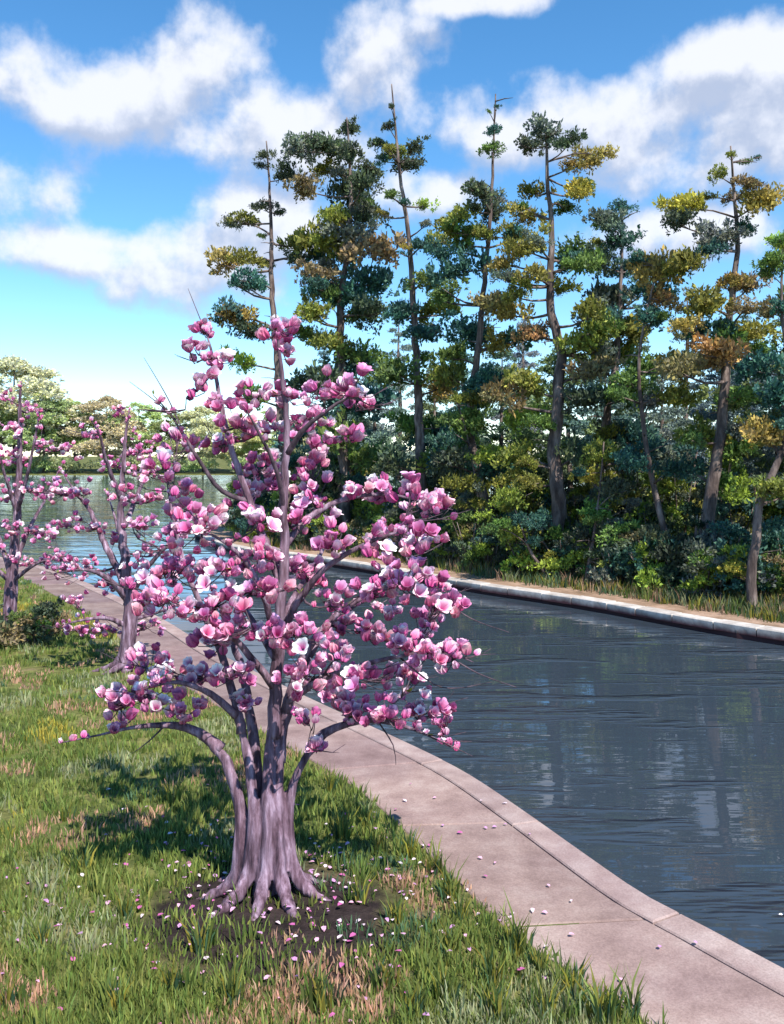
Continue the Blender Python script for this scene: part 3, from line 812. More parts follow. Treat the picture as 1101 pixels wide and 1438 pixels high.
small_magnolia('smaller pink magnolia with leaning surface root behind the large magnolia', 175, 942,
    [(178, 915), (182, 880), (184, 850), (178, 822)],
    [([(182, 850), (176, 790, 0), (170, 730, 0.05), (172, 670, 0), (176, 615, 0), (182, 575, 0)], 0.10),
     ([(180, 830), (150, 770, .2), (128, 720, .4), (105, 690, .5), (86, 660, .6)], 0.07),
     ([(184, 835), (205, 800, -.3), (232, 770, -.5), (262, 752, -.7)], 0.06),
     ([(178, 840), (150, 812, -.4), (120, 800, -.7), (80, 805, -.9)], 0.06),
     ([(180, 880), (150, 868, -.2), (110, 872, -.4), (82, 880, -.5)], 0.05),
     ([(184, 870), (215, 862, .2), (250, 850, .4)], 0.05),
     ([(174, 740), (195, 690, .4), (208, 650, .6), (216, 620, .8)], 0.05),
     ([(170, 700), (150, 650, -.4), (140, 610, -.6), (128, 590, -.7)], 0.045),
     ([(176, 790), (165, 740, .7), (150, 690, 1.1)], 0.05)],
    [(168, 578, 12, 4), (190, 636, 20, 10), (154, 652, 16, 7), (176, 692, 16, 8), (212, 664, 18, 8), (112, 690, 18, 8), (82, 692, 18, 8), (132, 742, 18, 8), (94, 736, 18, 8), (202, 738, 16, 6), (78, 800, 20, 8),
     (112, 800, 20, 10), (146, 820, 18, 8), (190, 782, 18, 6), (228, 772, 18, 7), (120, 884, 20, 9), (150, 884, 14, 5), (96, 884, 12, 5), (212, 880, 18, 7), (240, 856, 16, 6), (66, 750, 16, 5), (222, 700, 18, 6), (130, 610, 14, 5), (250, 752, 16, 5), (160, 760, 18, 6), (105, 845, 16, 5), (186, 740, 16, 5)],
    21, -1.2)
small_magnolia('pink magnolia beside the low dark shrub, beyond the one with the leaning root', 14, 902,
    [(14, 880), (14, 850), (16, 815), (18, 790)],
    [([(16, 800), (22, 740, 0), (26, 680, 0), (28, 620, 0), (28, 560, 0), (30, 535, 0)], 0.10),
     ([(18, 800), (40, 745, .3), (64, 700, .5), (88, 650, .7)], 0.06),
     ([(14, 800), (-8, 740, .2), (-30, 690, .4), (-50, 630, .5)], 0.06),
     ([(18, 815), (55, 790, -.3), (88, 785, -.5)], 0.045),
     ([(14, 815), (-20, 790, -.3), (-60, 780, -.5)], 0.05),
     ([(24, 720), (40, 660, -.5), (52, 600, -.7), (56, 575, -.8)], 0.045),
     ([(24, 720), (5, 660, -.4), (-10, 600, -.6)], 0.045)],
    [(12, 562, 12, 5), (46, 576, 14, 6), (22, 602, 14, 7), (62, 622, 18, 9), (92, 632, 18, 8), (26, 642, 16, 8), (0, 642, 16, 7), (42, 690, 18, 8), (72, 690, 18, 8), (10, 692, 16, 7), (-20, 650, 18, 7), (-30, 702, 18, 7), (22, 740, 16, 6),
     (52, 746, 16, 7), (-10, 760, 16, 6), (62, 788, 16, 6), (-40, 790, 16, 6), (-50, 622, 16, 6), (-20, 580, 14, 6), (20, 788, 14, 4), (85, 782, 12, 4)],
    22, 0.2)

# ------------------------------------------------------------------ foliage pads shared by the forest
def pad_mesh(seed, tufts=46, per=15, leaf=0.15, flat=0.38, w=0.26):
    r = np.random.default_rng(seed)
    V, Fc = [], []
    # lumpy outline: a few lobes
    lob = [(r.uniform(-.6, .6), r.uniform(-.55, .55), r.uniform(-.12, .16), r.uniform(.34, .6)) for _ in range(7)]
    for t in range(tufts):
        lx, ly, lz, lr = lob[r.integers(len(lob))]
        d = r.normal(size=3); d /= np.linalg.norm(d)
        if d[2] < -0.35: d[2] *= -0.6
        c = np.array((lx, ly, lz)) + d * lr * np.array((1, 1, flat / 0.5 * .62)) * (0.55 + 0.45 * r.random())
        out = d * np.array((1, 1, .7)) + np.array((0, 0, .35))
        for k in range(per):
            a = out + r.normal(size=3) * 0.75; a /= np.linalg.norm(a)
            s = np.cross(a, r.normal(size=3)); s /= np.linalg.norm(s) + 1e-6
            L = leaf * r.uniform(0.6, 1.35); b = c + r.normal(size=3) * leaf * 0.42
            o = len(V)
            V += [b, b + a * L * .45 + s * L * w, b + a * L, b + a * L * .45 - s * L * w]
            Fc.append((o, o + 1, o + 2, o + 3))
    mb = MB(); mb.add(V, Fc)
    return mb.mesh('foliage', M_FOL, False)
PADS = [pad_mesh(50 + i) for i in range(8)]
COLS = {
 'o': (0.135, 0.14, 0.035), 'y': (0.24, 0.22, 0.045), 'g': (0.075, 0.12, 0.035), 'd': (0.052, 0.068, 0.046), 't': (0.035, 0.085, 0.075),
 'b': (0.145, 0.115, 0.065), 'h': (0.215, 0.17, 0.055), 'x': (0.095, 0.112, 0.10), 'p': (0.27, 0.165, 0.08), 'v': (0.165, 0.21, 0.04),
}
def jit(c, r):
    k = 1.9 * r.uniform(0.78, 1.22); return tuple(min(0.72, x * k * r.uniform(0.9, 1.1)) for x in c)

def forest_tree(name, label, Y, trunk_px, r0, pads, seed, depth=1.3, extra=8, group='trees along the far bank'):
    rd = random.Random(seed)
    bx = (trunk_px[0][0] - CX) / F * Y; zb = hz(bx, Y)
    base = Vector((bx, Y, zb))
    root = thing(name, base, label, 'tree', group)
    pts = [base + Vector((0, 0, -0.25))] + [base + Vector((0, 0, 0.25))] + [P(px, py, Y) for px, py in trunk_px[1:]]
    n_ = len(pts); H = pts[-1].z - zb
    r0 = r0 * 0.8
    rad = [r0 * 1.3, r0] + [max(0.02, r0 * (1 - 0.9 * (p.z - zb) / H)) for p in pts[2:]]
    qs, rs = interp(pts, rad, 0.35)
    qs = [p + Vector((rd.uniform(-1, 1), rd.uniform(-1, 1), 0)) * w * 0.3 if 1 < i < len(qs) - 1 else p for i, (p, w) in enumerate(zip(qs, rs))]
    mb = MB(); mb.tube([p - base for p in qs], rs, 9)
    # dead snags
    for k in range(7):
        i = rd.randrange(len(qs) // 4, len(qs) - 1); a = rd.uniform(0, 6.28); L = rd.uniform(0.3, 0.9)
        d = Vector((math.cos(a), math.sin(a), rd.uniform(-.1, .5)))
        p0 = qs[i] - base
        mb.tube([p0, p0 + d * L * .5, p0 + d * L + Vector((0, 0, -.05))], [0.025, 0.016, 0.006], 4)
    new_obj('trunk', mb.mesh('trunk', M_PINEBARK), root)
    def trunk_at(z):
        best = min(range(len(qs)), key=lambda i: abs(qs[i].z - z)); return qs[best], rs[best]
    allp = [(P(px, py, Y + rd.uniform(-1, 1) * depth * 0.8), hw / F * Y * 1.12, c) for px, py, hw, c in pads]
    for k in range(int(extra * 2.2)):              # fill behind and beside, following the listed ones
        px, py, hw, c = rd.choice(pads)
        allp.append((P(px + rd.uniform(-26, 26), py + rd.uniform(-8, 34), Y + rd.uniform(-0.7, 1.0) * depth), hw / F * Y * rd.uniform(0.6, 0.95), rd.choice([c, c, 'o', 'g', 't', 'x'])))
    for pos, hw, c in allp:
        zt = pos.z - rd.uniform(0.0, 0.25) - 0.12 * math.hypot(pos.x - base.x, pos.y - base.y)
        tp, tw = trunk_at(zt)
        L = (pos - tp).length
        b = MB()
        r1 = min(tw * 0.6, 0.02 + 0.022 * L)
        mid = tp.lerp(pos, 0.5) + Vector((0, 0, rd.uniform(-.12, .1) * L))
        q_, r_ = interp([tp, mid, pos + Vector((0, 0, -0.08 * hw))], [r1, r1 * .7, r1 * .35], 0.4)
        b.tube([p - base for p in q_], r_, 5)
        for j in range(3):
            a = rd.uniform(0, 6.28)
            b.tube([q_[-2] - base, pos - base + Vector((math.cos(a), math.sin(a), 0.1)) * hw * 0.6], [r1 * .35, 0.006], 4)
        lo = new_obj('limb', b.mesh('limb', M_PINEBARK), root)
        for j in range(2):
            o = new_obj('foliage', rd.choice(PADS), lo, jit(COLS[c], rd))
            o.location = pos - base + (Vector((rd.uniform(-.3, .3), rd.uniform(-.3, .5), rd.uniform(-.22, .1))) * hw if j else Vector((0, 0, 0)))
            kk = 1.0 if j == 0 else 0.75
            o.scale = (hw * kk, hw * rd.uniform(0.85, 1.1) * kk, hw * rd.uniform(1.0, 1.6) * kk)
            o.rotation_euler = (rd.uniform(-.4, .4), rd.uniform(-.4, .4), rd.uniform(0, 6.28))
    return root

forest_tree('pine_tree', 'lone slender pine with bare upper trunk at the tip of the far wooded bank', 36.0,
  [(400, 0), (398, 640), (390, 520), (382, 420), (381, 330), (378, 255), (374, 198)], 0.30,
  [(374, 218, 14, 'd'), (402, 246, 26, 'd'), (342, 312, 24, 'o'), (372, 292, 18, 'd'), (392, 300, 12, 'd'), (312, 368, 30, 'h'), (346, 362, 26, 'o'), (425, 342, 30, 'o'), (415, 366, 22, 'd'), (352, 398, 26, 't'), (330, 446, 36, 'h'), (350, 468, 28, 'd'), (340, 508, 26, 'v'), (420, 470, 26, 'g'), (352, 560, 30, 'g'), (430, 540, 34, 'd'), (420, 620, 34, 't')], 1, 1.2, 4)
forest_tree('pine_tree', 'dense dark pine with thick rounded crown beside the lone slender pine', 35.0,
  [(482, 0), (482, 640), (478, 520), (478, 430), (490, 330), (492, 250), (487, 165)], 0.34,
  [(488, 182, 22, 'd'), (440, 206, 34, 'd'), (492, 214, 28, 'd'), (514, 240, 26, 'd'), (458, 240, 28, 'o'), (428, 264, 30, 'b'), (490, 272, 38, 'd'), (508, 262, 28, 'd'), (470, 310, 34, 'o'), (516, 306, 34, 'd'), (452, 346, 44, 'o'), (522, 352, 44, 'b'), (495, 332, 40, 'x'), (445, 388, 36, 'b'), (522, 398, 40, 't'), (482, 420, 36, 't'), (432, 440, 30, 'o'), (524, 442, 38, 'd'), (462, 482, 32, 'o'), (505, 500, 38, 'g'), (450, 540, 40, 'd'), (510, 570, 44, 't'), (470, 620, 44, 'g'), (440, 680, 40, 'd'), (520, 650, 44, 'g')], 2, 1.4, 12)
forest_tree('pine_tree', 'tall pine with a bare spire tip above sparse drooping tufts', 32.0,
  [(592, 0), (590, 650), (586, 540), (580, 420), (572, 320), (560, 230), (550, 118)], 0.26,
  [(549, 150, 6, 'd'), (546, 178, 13, 'd'), (530, 202, 16, 'd'), (582, 206, 20, 'd'), (556, 214, 20, 'o'), (572, 236, 24, 'd'), (548, 274, 15, 'g'), (600, 288, 16, 'v'), (574, 348, 12, 'y'), (612, 342, 26, 'o'), (602, 400, 32, 'g'), (560, 440, 34, 't'), (622, 440, 36, 'o'), (592, 470, 28, 't'), (560, 522, 38, 'g'), (622, 540, 34, 'h'), (582, 600, 44, 'g'), (550, 650, 40, 'd'), (620, 650, 40, 'v')], 3, 1.2, 6)
forest_tree('pine_tree', 'thin tipped pine with dark teal boughs left of the broad grey headed pine', 29.0,
  [(690, 0), (680, 700), (660, 600), (672, 480), (682, 380), (690, 280), (696, 132)], 0.22,
  [(697, 150, 6, 't'), (694, 186, 13, 't'), (690, 210, 18, 'g'), (672, 270, 28, 'd'), (692, 300, 28, 'd'), (640, 316, 36, 'o'), (666, 330, 32, 't'), (620, 356, 24, 't'), (720, 330, 24, 'o'), (650, 380, 40, 't'), (630, 410, 28, 'g'), (692, 430, 36, 'b'), (650, 470, 40, 't'), (702, 482, 32, 'h'), (640, 530, 36, 'o'), (692, 540, 34, 't'), (660, 600, 38, 'g'), (630, 650, 38, 'd'), (690, 660, 36, 't')], 4, 1.3, 8)
forest_tree('pine_tree', 'broad pine with grey dark head and stout crooked trunk on the far bank', 26.5,
  [(785, 0), (782, 700), (780, 600), (788, 500), (772, 420), (776, 330), (768, 250), (768, 170)], 0.32,
  [(766, 186, 32, 'x'), (742, 206, 22, 'd'), (800, 200, 24, 'd'), (822, 226, 26, 'h'), (850, 216, 17, 'h'), (750, 270, 24, 'o'), (812, 270, 30, 'y'), (736, 300, 28, 'h'), (740, 350, 38, 'o'), (716, 370, 28, 'h'), (816, 358, 36, 'g'), (746, 390, 28, 'o'), (792, 406, 24, 'o'), (720, 440, 34, 'h'), (830, 440, 34, 'o'), (750, 470, 30, 'p'), (830, 482, 38, 'o'), (842, 522, 38, 'b'), (740, 540, 38, 'o'), (820, 560, 42, 'd'), (750, 590, 38, 'v'), (702, 560, 34, 'b'), (730, 640, 36, 'o'), (820, 640, 36, 'd')], 5, 1.4, 8)
forest_tree('pine_tree', 'dark teal pine with pointed crown standing behind the broad grey headed pine', 27.5,
  [(832, 0), (836, 720), (846, 620), (866, 500), (872, 400), (874, 284)], 0.24,
  [(875, 292, 18, 't'), (848, 312, 28, 'x'), (866, 340, 32, 't'), (840, 370, 28, 'd'), (886, 380, 28, 't'), (860, 420, 40, 'd'), (902, 410, 28, 't'), (842, 450, 34, 'x'), (890, 470, 38, 'o'), (850, 500, 38, 'o'), (902, 522, 38, 'g'), (870, 560, 42, 'g'), (862, 610, 38, 'd'), (900, 620, 36, 't')], 6, 1.3, 8)
forest_tree('slender_tree', 'slender pale trunked tree leaning left near the dark rounded evergreen', 23.6,
  [(946, 0), (938, 760), (918, 680), (902, 590), (898, 500), (912, 420), (930, 360)], 0.13,
  [(930, 382, 42, 'h'), (962, 376, 34, 'o'), (905, 372, 28, 'h'), (915, 450, 28, 't'), (932, 420, 26, 'p'), (890, 542, 34, 'g'), (942, 560, 38, 'o'), (950, 516, 38, 'h'), (900, 640, 34, 't')], 7, 1.0, 4)
forest_tree('pine_tree', 'gnarled tall pine with forked top and yellow olive pads on the right bank', 23.0,
  [(980, 0), (990, 740), (1006, 660), (1018, 560), (1022, 470), (1030, 400), (1036, 330), (1030, 260), (1026, 205)], 0.25,
  [(1027, 218, 10, 'o'), (1046, 228, 9, 'g'), (1010, 246, 16, 'o'), (1052, 258, 24, 'b'), (968, 290, 38, 'y'), (1066, 286, 34, 'h'), (950, 312, 28, 'd'), (1000, 340, 40, 'x'), (1030, 396, 24, 'h'), (1052, 402, 28, 'b'), (985, 430, 42, 'o'), (1000, 496, 46, 'p'), (960, 522, 38, 'b'), (960, 460, 28, 'h'), (1062, 470, 36, 'o'), (1032, 484, 38, 'g'), (1020, 618, 46, 'y'), (1042, 560, 34, 'g'), (980, 612, 38, 'o'), (960, 660, 34, 't')], 8, 1.1, 6)
forest_tree('leaning_tree', 'leaning trunked tree on the bank tilting away from the gnarled pine', 20.6,
  [(1056, 0), (1060, 760), (1072, 690), (1096, 640), (1118, 560), (1100, 460), (1098, 350)], 0.15,
  [(1086, 366, 30, 'g'), (1096, 346, 24, 'v'), (1092, 440, 34, 'b'), (1070, 520, 38, 't'), (1096, 562, 38, 't'), (1080, 612, 38, 'h'), (1086, 690, 34, 'o'), (1130, 420, 40, 'g'), (1150, 520, 46, 'd'), (1140, 620, 44, 'o')], 9, 0.9, 5)
for (bx, Yb, tr, pd, lab, sd_) in [
   (684, 28.0, [(684, 0), (672, 700), (656, 610), (640, 560)], [(640, 590, 26, 'g'), (668, 560, 26, 'o'), (625, 620, 24, 't'), (680, 640, 26, 'v'), (650, 680, 26, 'o')], 'small crooked tree with pale bark below the teal boughs', 31),
   (766, 25.6, [(766, 0), (748, 780), (728, 730), (716, 690)], [(716, 700, 24, 'v'), (740, 680, 26, 'o'), (700, 740, 24, 'g'), (755, 730, 22, 't')], 'low sapling leaning left at the foot of the broad pine', 32),
   (1052, 21.0, [(1052, 0), (1054, 800), (1050, 770)], [(1040, 780, 22, 'v'), (1064, 790, 22, 'g'), (1030, 800, 18, 'y')], 'short sapling with white stem by the kerb', 33),
   (830, 24.6, [(824, 0), (832, 760), (842, 690), (848, 620)], [(846, 640, 26, 'o'), (826, 670, 24, 'y'), (866, 690, 26, 'd'), (840, 720, 28, 'g')], 'small tree with pale trunk and yellow tuft below the dark teal pine', 34)]:
    forest_tree('young_tree', lab, Yb, tr, 0.075, pd, sd_, 0.5, 3, 'young trees along the far bank')

# ------------------------------------------------------------------ second row and far trees: trunk + one crown mesh, shared
def crown_mesh(seed, npad=26, H=10.0, wide=2.3, conical=0.5, rnd=False):
    r = np.random.default_rng(seed); VV, FF = [], []
    src = [np.array([v.co[:] for v in p.vertices]) for p in (PADS if not rnd else RPAD)]
    for k in range(npad):
        u = (k + r.random()) / npad
        z = H * (0.22 + 0.78 * u); w = wide * (math.sin(math.pi * min(1, 0.18 + 0.8 * u)) * (1 - conical) + conical * (1.05 - u)) 
        a = r.uniform(0, 6.28); rr_ = w * math.sqrt(r.random())
        c = np.array((rr_ * math.cos(a), rr_ * math.sin(a), z)); s = (0.5 + 0.55 * r.random()) * (0.5 + 0.5 * min(1, w / wide)) * wide * 0.55
        v = src[r.integers(len(src))]; ca, sa = math.cos(a), math.sin(a)
        v = np.stack([v[:, 0] * ca - v[:, 1] * sa, v[:, 0] * sa + v[:, 1] * ca, v[:, 2]], 1) * s + c
        o = len(VV) * 1
        base_ = sum(len(x) for x in VV); VV.append(v)
        nq = len(v) // 4
        FF.append(np.arange(nq * 4).reshape(nq, 4) + base_)
    V = np.concatenate(VV); Fa = np.concatenate(FF)
    me = bpy.data.meshes.new('crown'); me.from_pydata(V.tolist(), [], Fa.tolist()); me.materials.append(M_FOL)
    return me
RPAD = [pad_mesh(150 + i, 60, 14, 0.13, 0.8, 0.34) for i in range(3)]
CROWNS = [crown_mesh(80, 30, 10, 2.0, 0.7), crown_mesh(81, 34, 10, 2.4, 0.35), crown_mesh(82, 26, 10, 1.7, 0.6), crown_mesh(83, 38, 10, 2.8, 0.15),
          crown_mesh(84, 46, 10, 3.2, 0.0, True), crown_mesh(85, 40, 10, 2.8, 0.1, True), crown_mesh(86, 50, 10, 3.6, 0.05, True)]
mb = MB(); mb.tube([(0, 0, -0.4), (0.05, 0, 2), (-0.08, 0.05, 5), (0.03, 0, 8), (0, 0, 9.7)], [0.2, 0.16, 0.12, 0.07, 0.02], 7)
TRUNKM = mb.mesh('trunk', M_PINEBARK)
def simple_tree(name, label, x, y, H, w, col, kind, group, rd):
    root = thing(name, (x, y, hz(x, y)), label, 'tree', group)
    t = new_obj('trunk', TRUNKM, root); c = new_obj('crown', CROWNS[kind], root, jit(col, rd))
    k = H / 10
    t.scale = (k, k, k); c.scale = (k * w, k * w, k)
    root.rotation_euler.z = rd.uniform(0, 6.28)
    return root
rd = random.Random(5)
back_spots = [(455, 44, 10.5, .9, 0), (525, 41, 9, 1.1, 1), (560, 46, 12, .9, 2), (610, 39, 8.5, 1.1, 1), (650, 44, 11, 1, 0), (705, 37, 9, 1.1, 1), (735, 42, 11, .9, 0), (800, 36, 9, 1.1, 3), (850, 33, 8, 1.0, 1),
              (895, 37, 10.5, 1, 0), (930, 31, 7.5, 1.1, 1), (965, 35, 11, .9, 2), (1010, 31, 7.5, 1.1, 3), (1050, 34, 9.5, 1, 0), (1090, 29, 7.2, 1, 1), (1130, 26, 9, 1.1, 3), (1190, 25, 10, 1.2, 1), (1260, 28, 10, 1.1, 0), (500, 52, 11, 1.1, 3), (400, 47, 6.5, 1.1, 1), (640, 55, 7, 1.5, 3), (760, 52, 6.5, 1.5, 1), (870, 50, 7, 1.5, 3), (985, 46, 6, 1.5, 1), (1080, 44, 6, 1.5, 3)]
FRONT = [(398, 'the lone slender pine'), (480, 'the dense dark pine'), (588, 'the spire tipped pine'), (670, 'the thin pine with teal boughs'), (780, 'the broad grey headed pine'), (850, 'the pointed dark teal pine'), (915, 'the slender pale trunked tree'), (1010, 'the gnarled forked pine'), (1090, 'the leaning bank tree')]
near_front = lambda c_: min(FRONT, key=lambda f_: abs(f_[0] - c_))[1]
haze_cols = [(0.075, 0.125, 0.135), (0.09, 0.125, 0.105), (0.125, 0.15, 0.16), (0.105, 0.125, 0.065)]  # blue-grey of haze put into the second-row leaf colours
for i, (px, Y, H, w, kd) in enumerate(back_spots):
    X = (px - CX) / F * Y
    simple_tree('forest_tree', 'blue green tree in the shaded second row behind ' + min(FRONT, key=lambda f_: abs(f_[0] - px))[1], X, Y, H * 0.8, w, haze_cols[i % 4], kd, 'second row of the far bank wood', rd)
for i, (px, Y, H, w) in enumerate([(-90, 184, 17, 1.5), (-30, 188, 21, 1.4), (20, 192, 23, 1.5), (62, 186, 16, 1.6), (105, 190, 14, 1.7), (150, 187, 15, 1.5), (195, 192, 14, 1.8), (240, 188, 12, 1.6), (285, 190, 13, 1.7), (330, 186, 11, 1.8), (375, 189, 12, 1.7), (425, 190, 11, 1.7), (-160, 186, 18, 1.6), (-230, 190, 17, 1.6)]):
    X = (px - CX) / F * Y
    simple_tree('distant_tree', ['pale cream green tree on the distant shore across the water', 'hazy light green tree on the distant shore across the water', 'beige haze tinted tree on the distant shore across the water'][i % 3], X, Y, H, w, [(0.30, 0.33, 0.17), (0.24, 0.29, 0.13), (0.36, 0.34, 0.24)][i % 3], 4 + i % 3, 'pale trees on the distant shore', rd)  # distance haze put into the pale leaf colours
rb = random.Random(9)
for i in range(18):                              # low scrub at the water's far edge
    px = -180 + i * 36 + rb.uniform(-10, 10); Y = 182 + rb.uniform(0, 3); X = (px - CX) / F * Y
    o = thing('distant_bush', (X, Y, hz(X, Y)), 'low pale green bush at the edge of the distant shore', 'bush', 'bushes on the distant shore')
    for j in range(3):
        f_ = new_obj('foliage', PADS[(i + j) % 8], o, jit((0.20, 0.24, 0.13), rb))
        f_.location = (rb.uniform(-2, 2), rb.uniform(-1, 1), 1.0 + 0.5 * j); s_ = rb.uniform(2.2, 3.4); f_.scale = (s_, s_, s_ * 1.1)

# ------------------------------------------------------------------ undergrowth on the far bank
rb = random.Random(19)
def bush(name, label, x, y, w, h, cols, npads, group, rb):
    z = hz(x, y); o = thing(name, (x, y, z), label, 'bush', group)
    mb = MB()
    for k in range(6):
        a = rb.uniform(0, 6.28)
        mb.tube([(0, 0, -0.1), (math.cos(a) * w * .25, math.sin(a) * w * .25, h * .4), (math.cos(a) * w * .6, math.sin(a) * w * .6, h * .8)], [0.03, 0.02, 0.008], 4)
    new_obj('stem', mb.mesh('stem', M_PINEBARK), o)
    for k in range(npads):
        u = (k + 0.5) / npads
        a = rb.uniform(0, 6.28); r_ = w * 0.55 * math.sqrt(rb.random()) * (1 - 0.4 * u)
        f_ = new_obj('foliage', rb.choice(PADS), o, jit(COLS[rb.choice(cols)], rb))
        f_.location = (r_ * math.cos(a), r_ * math.sin(a), h * (0.18 + 0.66 * u)); s_ = w * rb.uniform(0.5, 0.72)
        f_.scale = (s_, s_, s_ * rb.uniform(0.9, 1.5)); f_.rotation_euler = (rb.uniform(-.4, .4), rb.uniform(-.4, .4), rb.uniform(0, 6.28))
    return o
kerbY = lambda px: float(np.interp(px, [-100, 330, 425, 540, 640, 800, 900, 1101, 1250], [40, 36, 32.5, 29, 25.9, 22.9, 21.1, 18.2, 15.8]))
for i in range(34):
    px = 335 + i * 25 + rb.uniform(-8, 8); Y = kerbY(px) + rb.uniform(2.2, 3.4); X = (px - CX) / F * Y
    bush('undergrowth_bush', 'low bush on the far bank before ' + near_front(px), X, Y, rb.uniform(0.65, 1.1), rb.uniform(0.9, 2.0), ['d', 't', 'g', 'o', 't', 'v', 'd', 'x', 'b'], 8, 'undergrowth bushes on the far bank', rb)
for i in range(30):
    px = 345 + i * 29 + rb.uniform(-10, 10); Y = kerbY(px) + rb.uniform(4.8, 7.5); X = (px - CX) / F * Y
    bush('thicket_bush', 'taller dark bush in the wood behind ' + near_front(px), X, Y, rb.uniform(0.9, 1.35), rb.uniform(2.0, 4.2), ['d', 't', 'g', 'x', 'o', 'x', 'v'], 11, 'taller bushes inside the far bank wood', rb)
# dark rounded evergreen with a hooked head
Yh = 22.6; Xh = (972 - CX) / F * Yh
o = thing('evergreen_shrub', (Xh, Yh, hz(Xh, Yh)), 'dark green columnar evergreen with rounded hooked top in the undergrowth', 'shrub')
mb = MB(); mb.tube([(0, 0, -0.1), (0.05, 0, 1.0), (0.12, 0, 2.0)], [0.07, 0.05, 0.02], 6); new_obj('stem', mb.mesh('stem', M_PINEBARK), o)
for k, (x_, z_, s_) in enumerate([(0.12, 0.35, .36), (0.12, 0.7, .34), (0.14, 1.05, .34), (0.15, 1.4, .33), (0.12, 1.75, .32), (0.05, 2.05, .31), (-0.08, 2.2, .27), (-0.2, 2.12, .2)]):
    f_ = new_obj('foliage', PADS[k], o, (0.018, 0.045, 0.028)); f_.location = (x_, 0, z_); f_.scale = (s_, s_, s_ * 1.3)
# low dark shrub beside the far-left magnolia
for (px, py, w, h, lab) in [(52, 905, 0.6, 0.7, 'low dark green shrub at the foot of a magnolia by the path'), (-40, 915, 0.9, 0.9, 'broad russet green shrub beyond the low dark shrub')]:
    g_ = G(px, py); bush('garden_shrub', lab, g_.x, g_.y, w, h, ['d', 'g', 'd', 'b'], 9, None, rb)

# ------------------------------------------------------------------ grass
def blades(cent, hgt, colr, per, spread, wid, seed, lean=0.5):
    r = np.random.default_rng(seed); K = len(cent)
    n_ = K * per
    c = np.repeat(cent, per, 0); hh = np.repeat(hgt, per) * r.uniform(0.55, 1.2, n_); col = np.repeat(colr, per, 0)
    a = r.uniform(0, 2 * np.pi, n_); rad = np.repeat(spread, per) * np.sqrt(r.random(n_))
    bx = c[:, 0] + rad * np.cos(a); by = c[:, 1] + rad * np.sin(a); bz = c[:, 2] - 0.015
    ln = r.uniform(0.15, 1, n_) * lean * hh; aa = a + r.normal(0, 0.7, n_)
    dx, dy = np.cos(aa), np.sin(aa)
    w = np.repeat(wid, per) * r.uniform(0.6, 1.3, n_)
    fa = r.uniform(0, np.pi, n_); sx, sy = np.cos(fa) * w, np.sin(fa) * w
    V = np.empty((n_, 5, 3))
    V[:, 0] = np.stack([bx - sx, by - sy, bz], 1); V[:, 1] = np.stack([bx + sx, by + sy, bz], 1)
    mx, my, mz = bx + dx * ln * .35, by + dy * ln * .35, bz + hh * .6
    V[:, 2] = np.stack([mx + sx * .8, my + sy * .8, mz], 1); V[:, 3] = np.stack([mx - sx * .8, my - sy * .8, mz], 1)
    V[:, 4] = np.stack([bx + dx * ln, by + dy * ln, bz + hh], 1)
    k = np.arange(n_) * 5
    loops = np.stack([k, k + 1, k + 2, k + 3, k + 3, k + 2, k + 4], 1).ravel()
    start = np.stack([np.arange(n_) * 7, np.arange(n_) * 7 + 4], 1).ravel(); tot = np.tile([4, 3], n_)
    me = bpy.data.meshes.new('grass')
    me.vertices.add(n_ * 5); me.vertices.foreach_set('co', V.ravel())
    me.loops.add(len(loops)); me.loops.foreach_set('vertex_index', loops)
    me.polygons.add(n_ * 2); me.polygons.foreach_set('loop_start', start); me.polygons.foreach_set('loop_total', tot)
    me.update(calc_edges=True)
    cv = np.ones((n_, 5, 4)); k_ = r.uniform(0.7, 1.3, (n_, 1, 1)); cv[:, :, :3] = col[:, None, :] * k_ * r.uniform(0.9, 1.1, (n_, 1, 3))
    set_col(me, cv); me.materials.append(M_GRASS)
    return me
PAL = np.array([(0.10, 0.145, 0.035), (0.16, 0.20, 0.05), (0.065, 0.125, 0.065), (0.29, 0.26, 0.045), (0.22, 0.25, 0.13), (0.36, 0.23, 0.15), (0.05, 0.08, 0.04)])
K = 30000
Yc = 4.6 + 25 * rng.random(K) ** 2.5
Xc = (rng.random(K) * 2 - 1) * (0.5 * Yc + 1.6)
Q = np.stack([Xc, Yc], 1)
sd_n = sdist(Q); keep = (sd_n > WID + 0.02) & (seg_dist(Q, NEAR_A, False) < seg_dist(Q, FAR_A, False))
Q = Q[keep]; Xc, Yc = Q.T
Zc = height(Q)
v1 = vnoise(Xc, Yc, 1.0, 11); v2 = vnoise(Xc, Yc, 1.9, 12)
ch = np.zeros(len(Q), int)
rr_ = rng.random(len(Q))
ch = np.where(v1 > 0.35, np.where(rr_ < .6, 3, 1), np.where(v1 < -0.45, np.where(rr_ < .55, 2, 0), np.where(rr_ < .45, 1, 0)))
ch = np.where((v2 > 0.3) & (rr_ < .55), 5, ch); ch = np.where((v2 < -0.35) & (rr_ < .6), 4, ch)
dtr = np.hypot(Xc - TRUNK0.x, Yc - TRUNK0.y)
dshade = np.hypot((Xc - TRUNK0.x - 0.12) / 1.0, (Yc - TRUNK0.y + 0.35) / 0.95) + 0.25 * vnoise(Xc, Yc, 4.0, 15)  # grass is thinned over the shade patch painted on the ground
keep = ~((dshade < 0.95) & (rng.random(len(Q)) < 0.8)) & ~((v2 > 0.45) & (rng.random(len(Q)) < .35))
Q, Zc, ch, v1, v2 = Q[keep], Zc[keep], ch[keep], v1[keep], v2[keep]
hg = 0.065 + 0.05 * rng.random(len(Q)) + 0.05 * np.clip(v1, 0, 1) + np.where(rng.random(len(Q)) < 0.05, 0.09, 0)
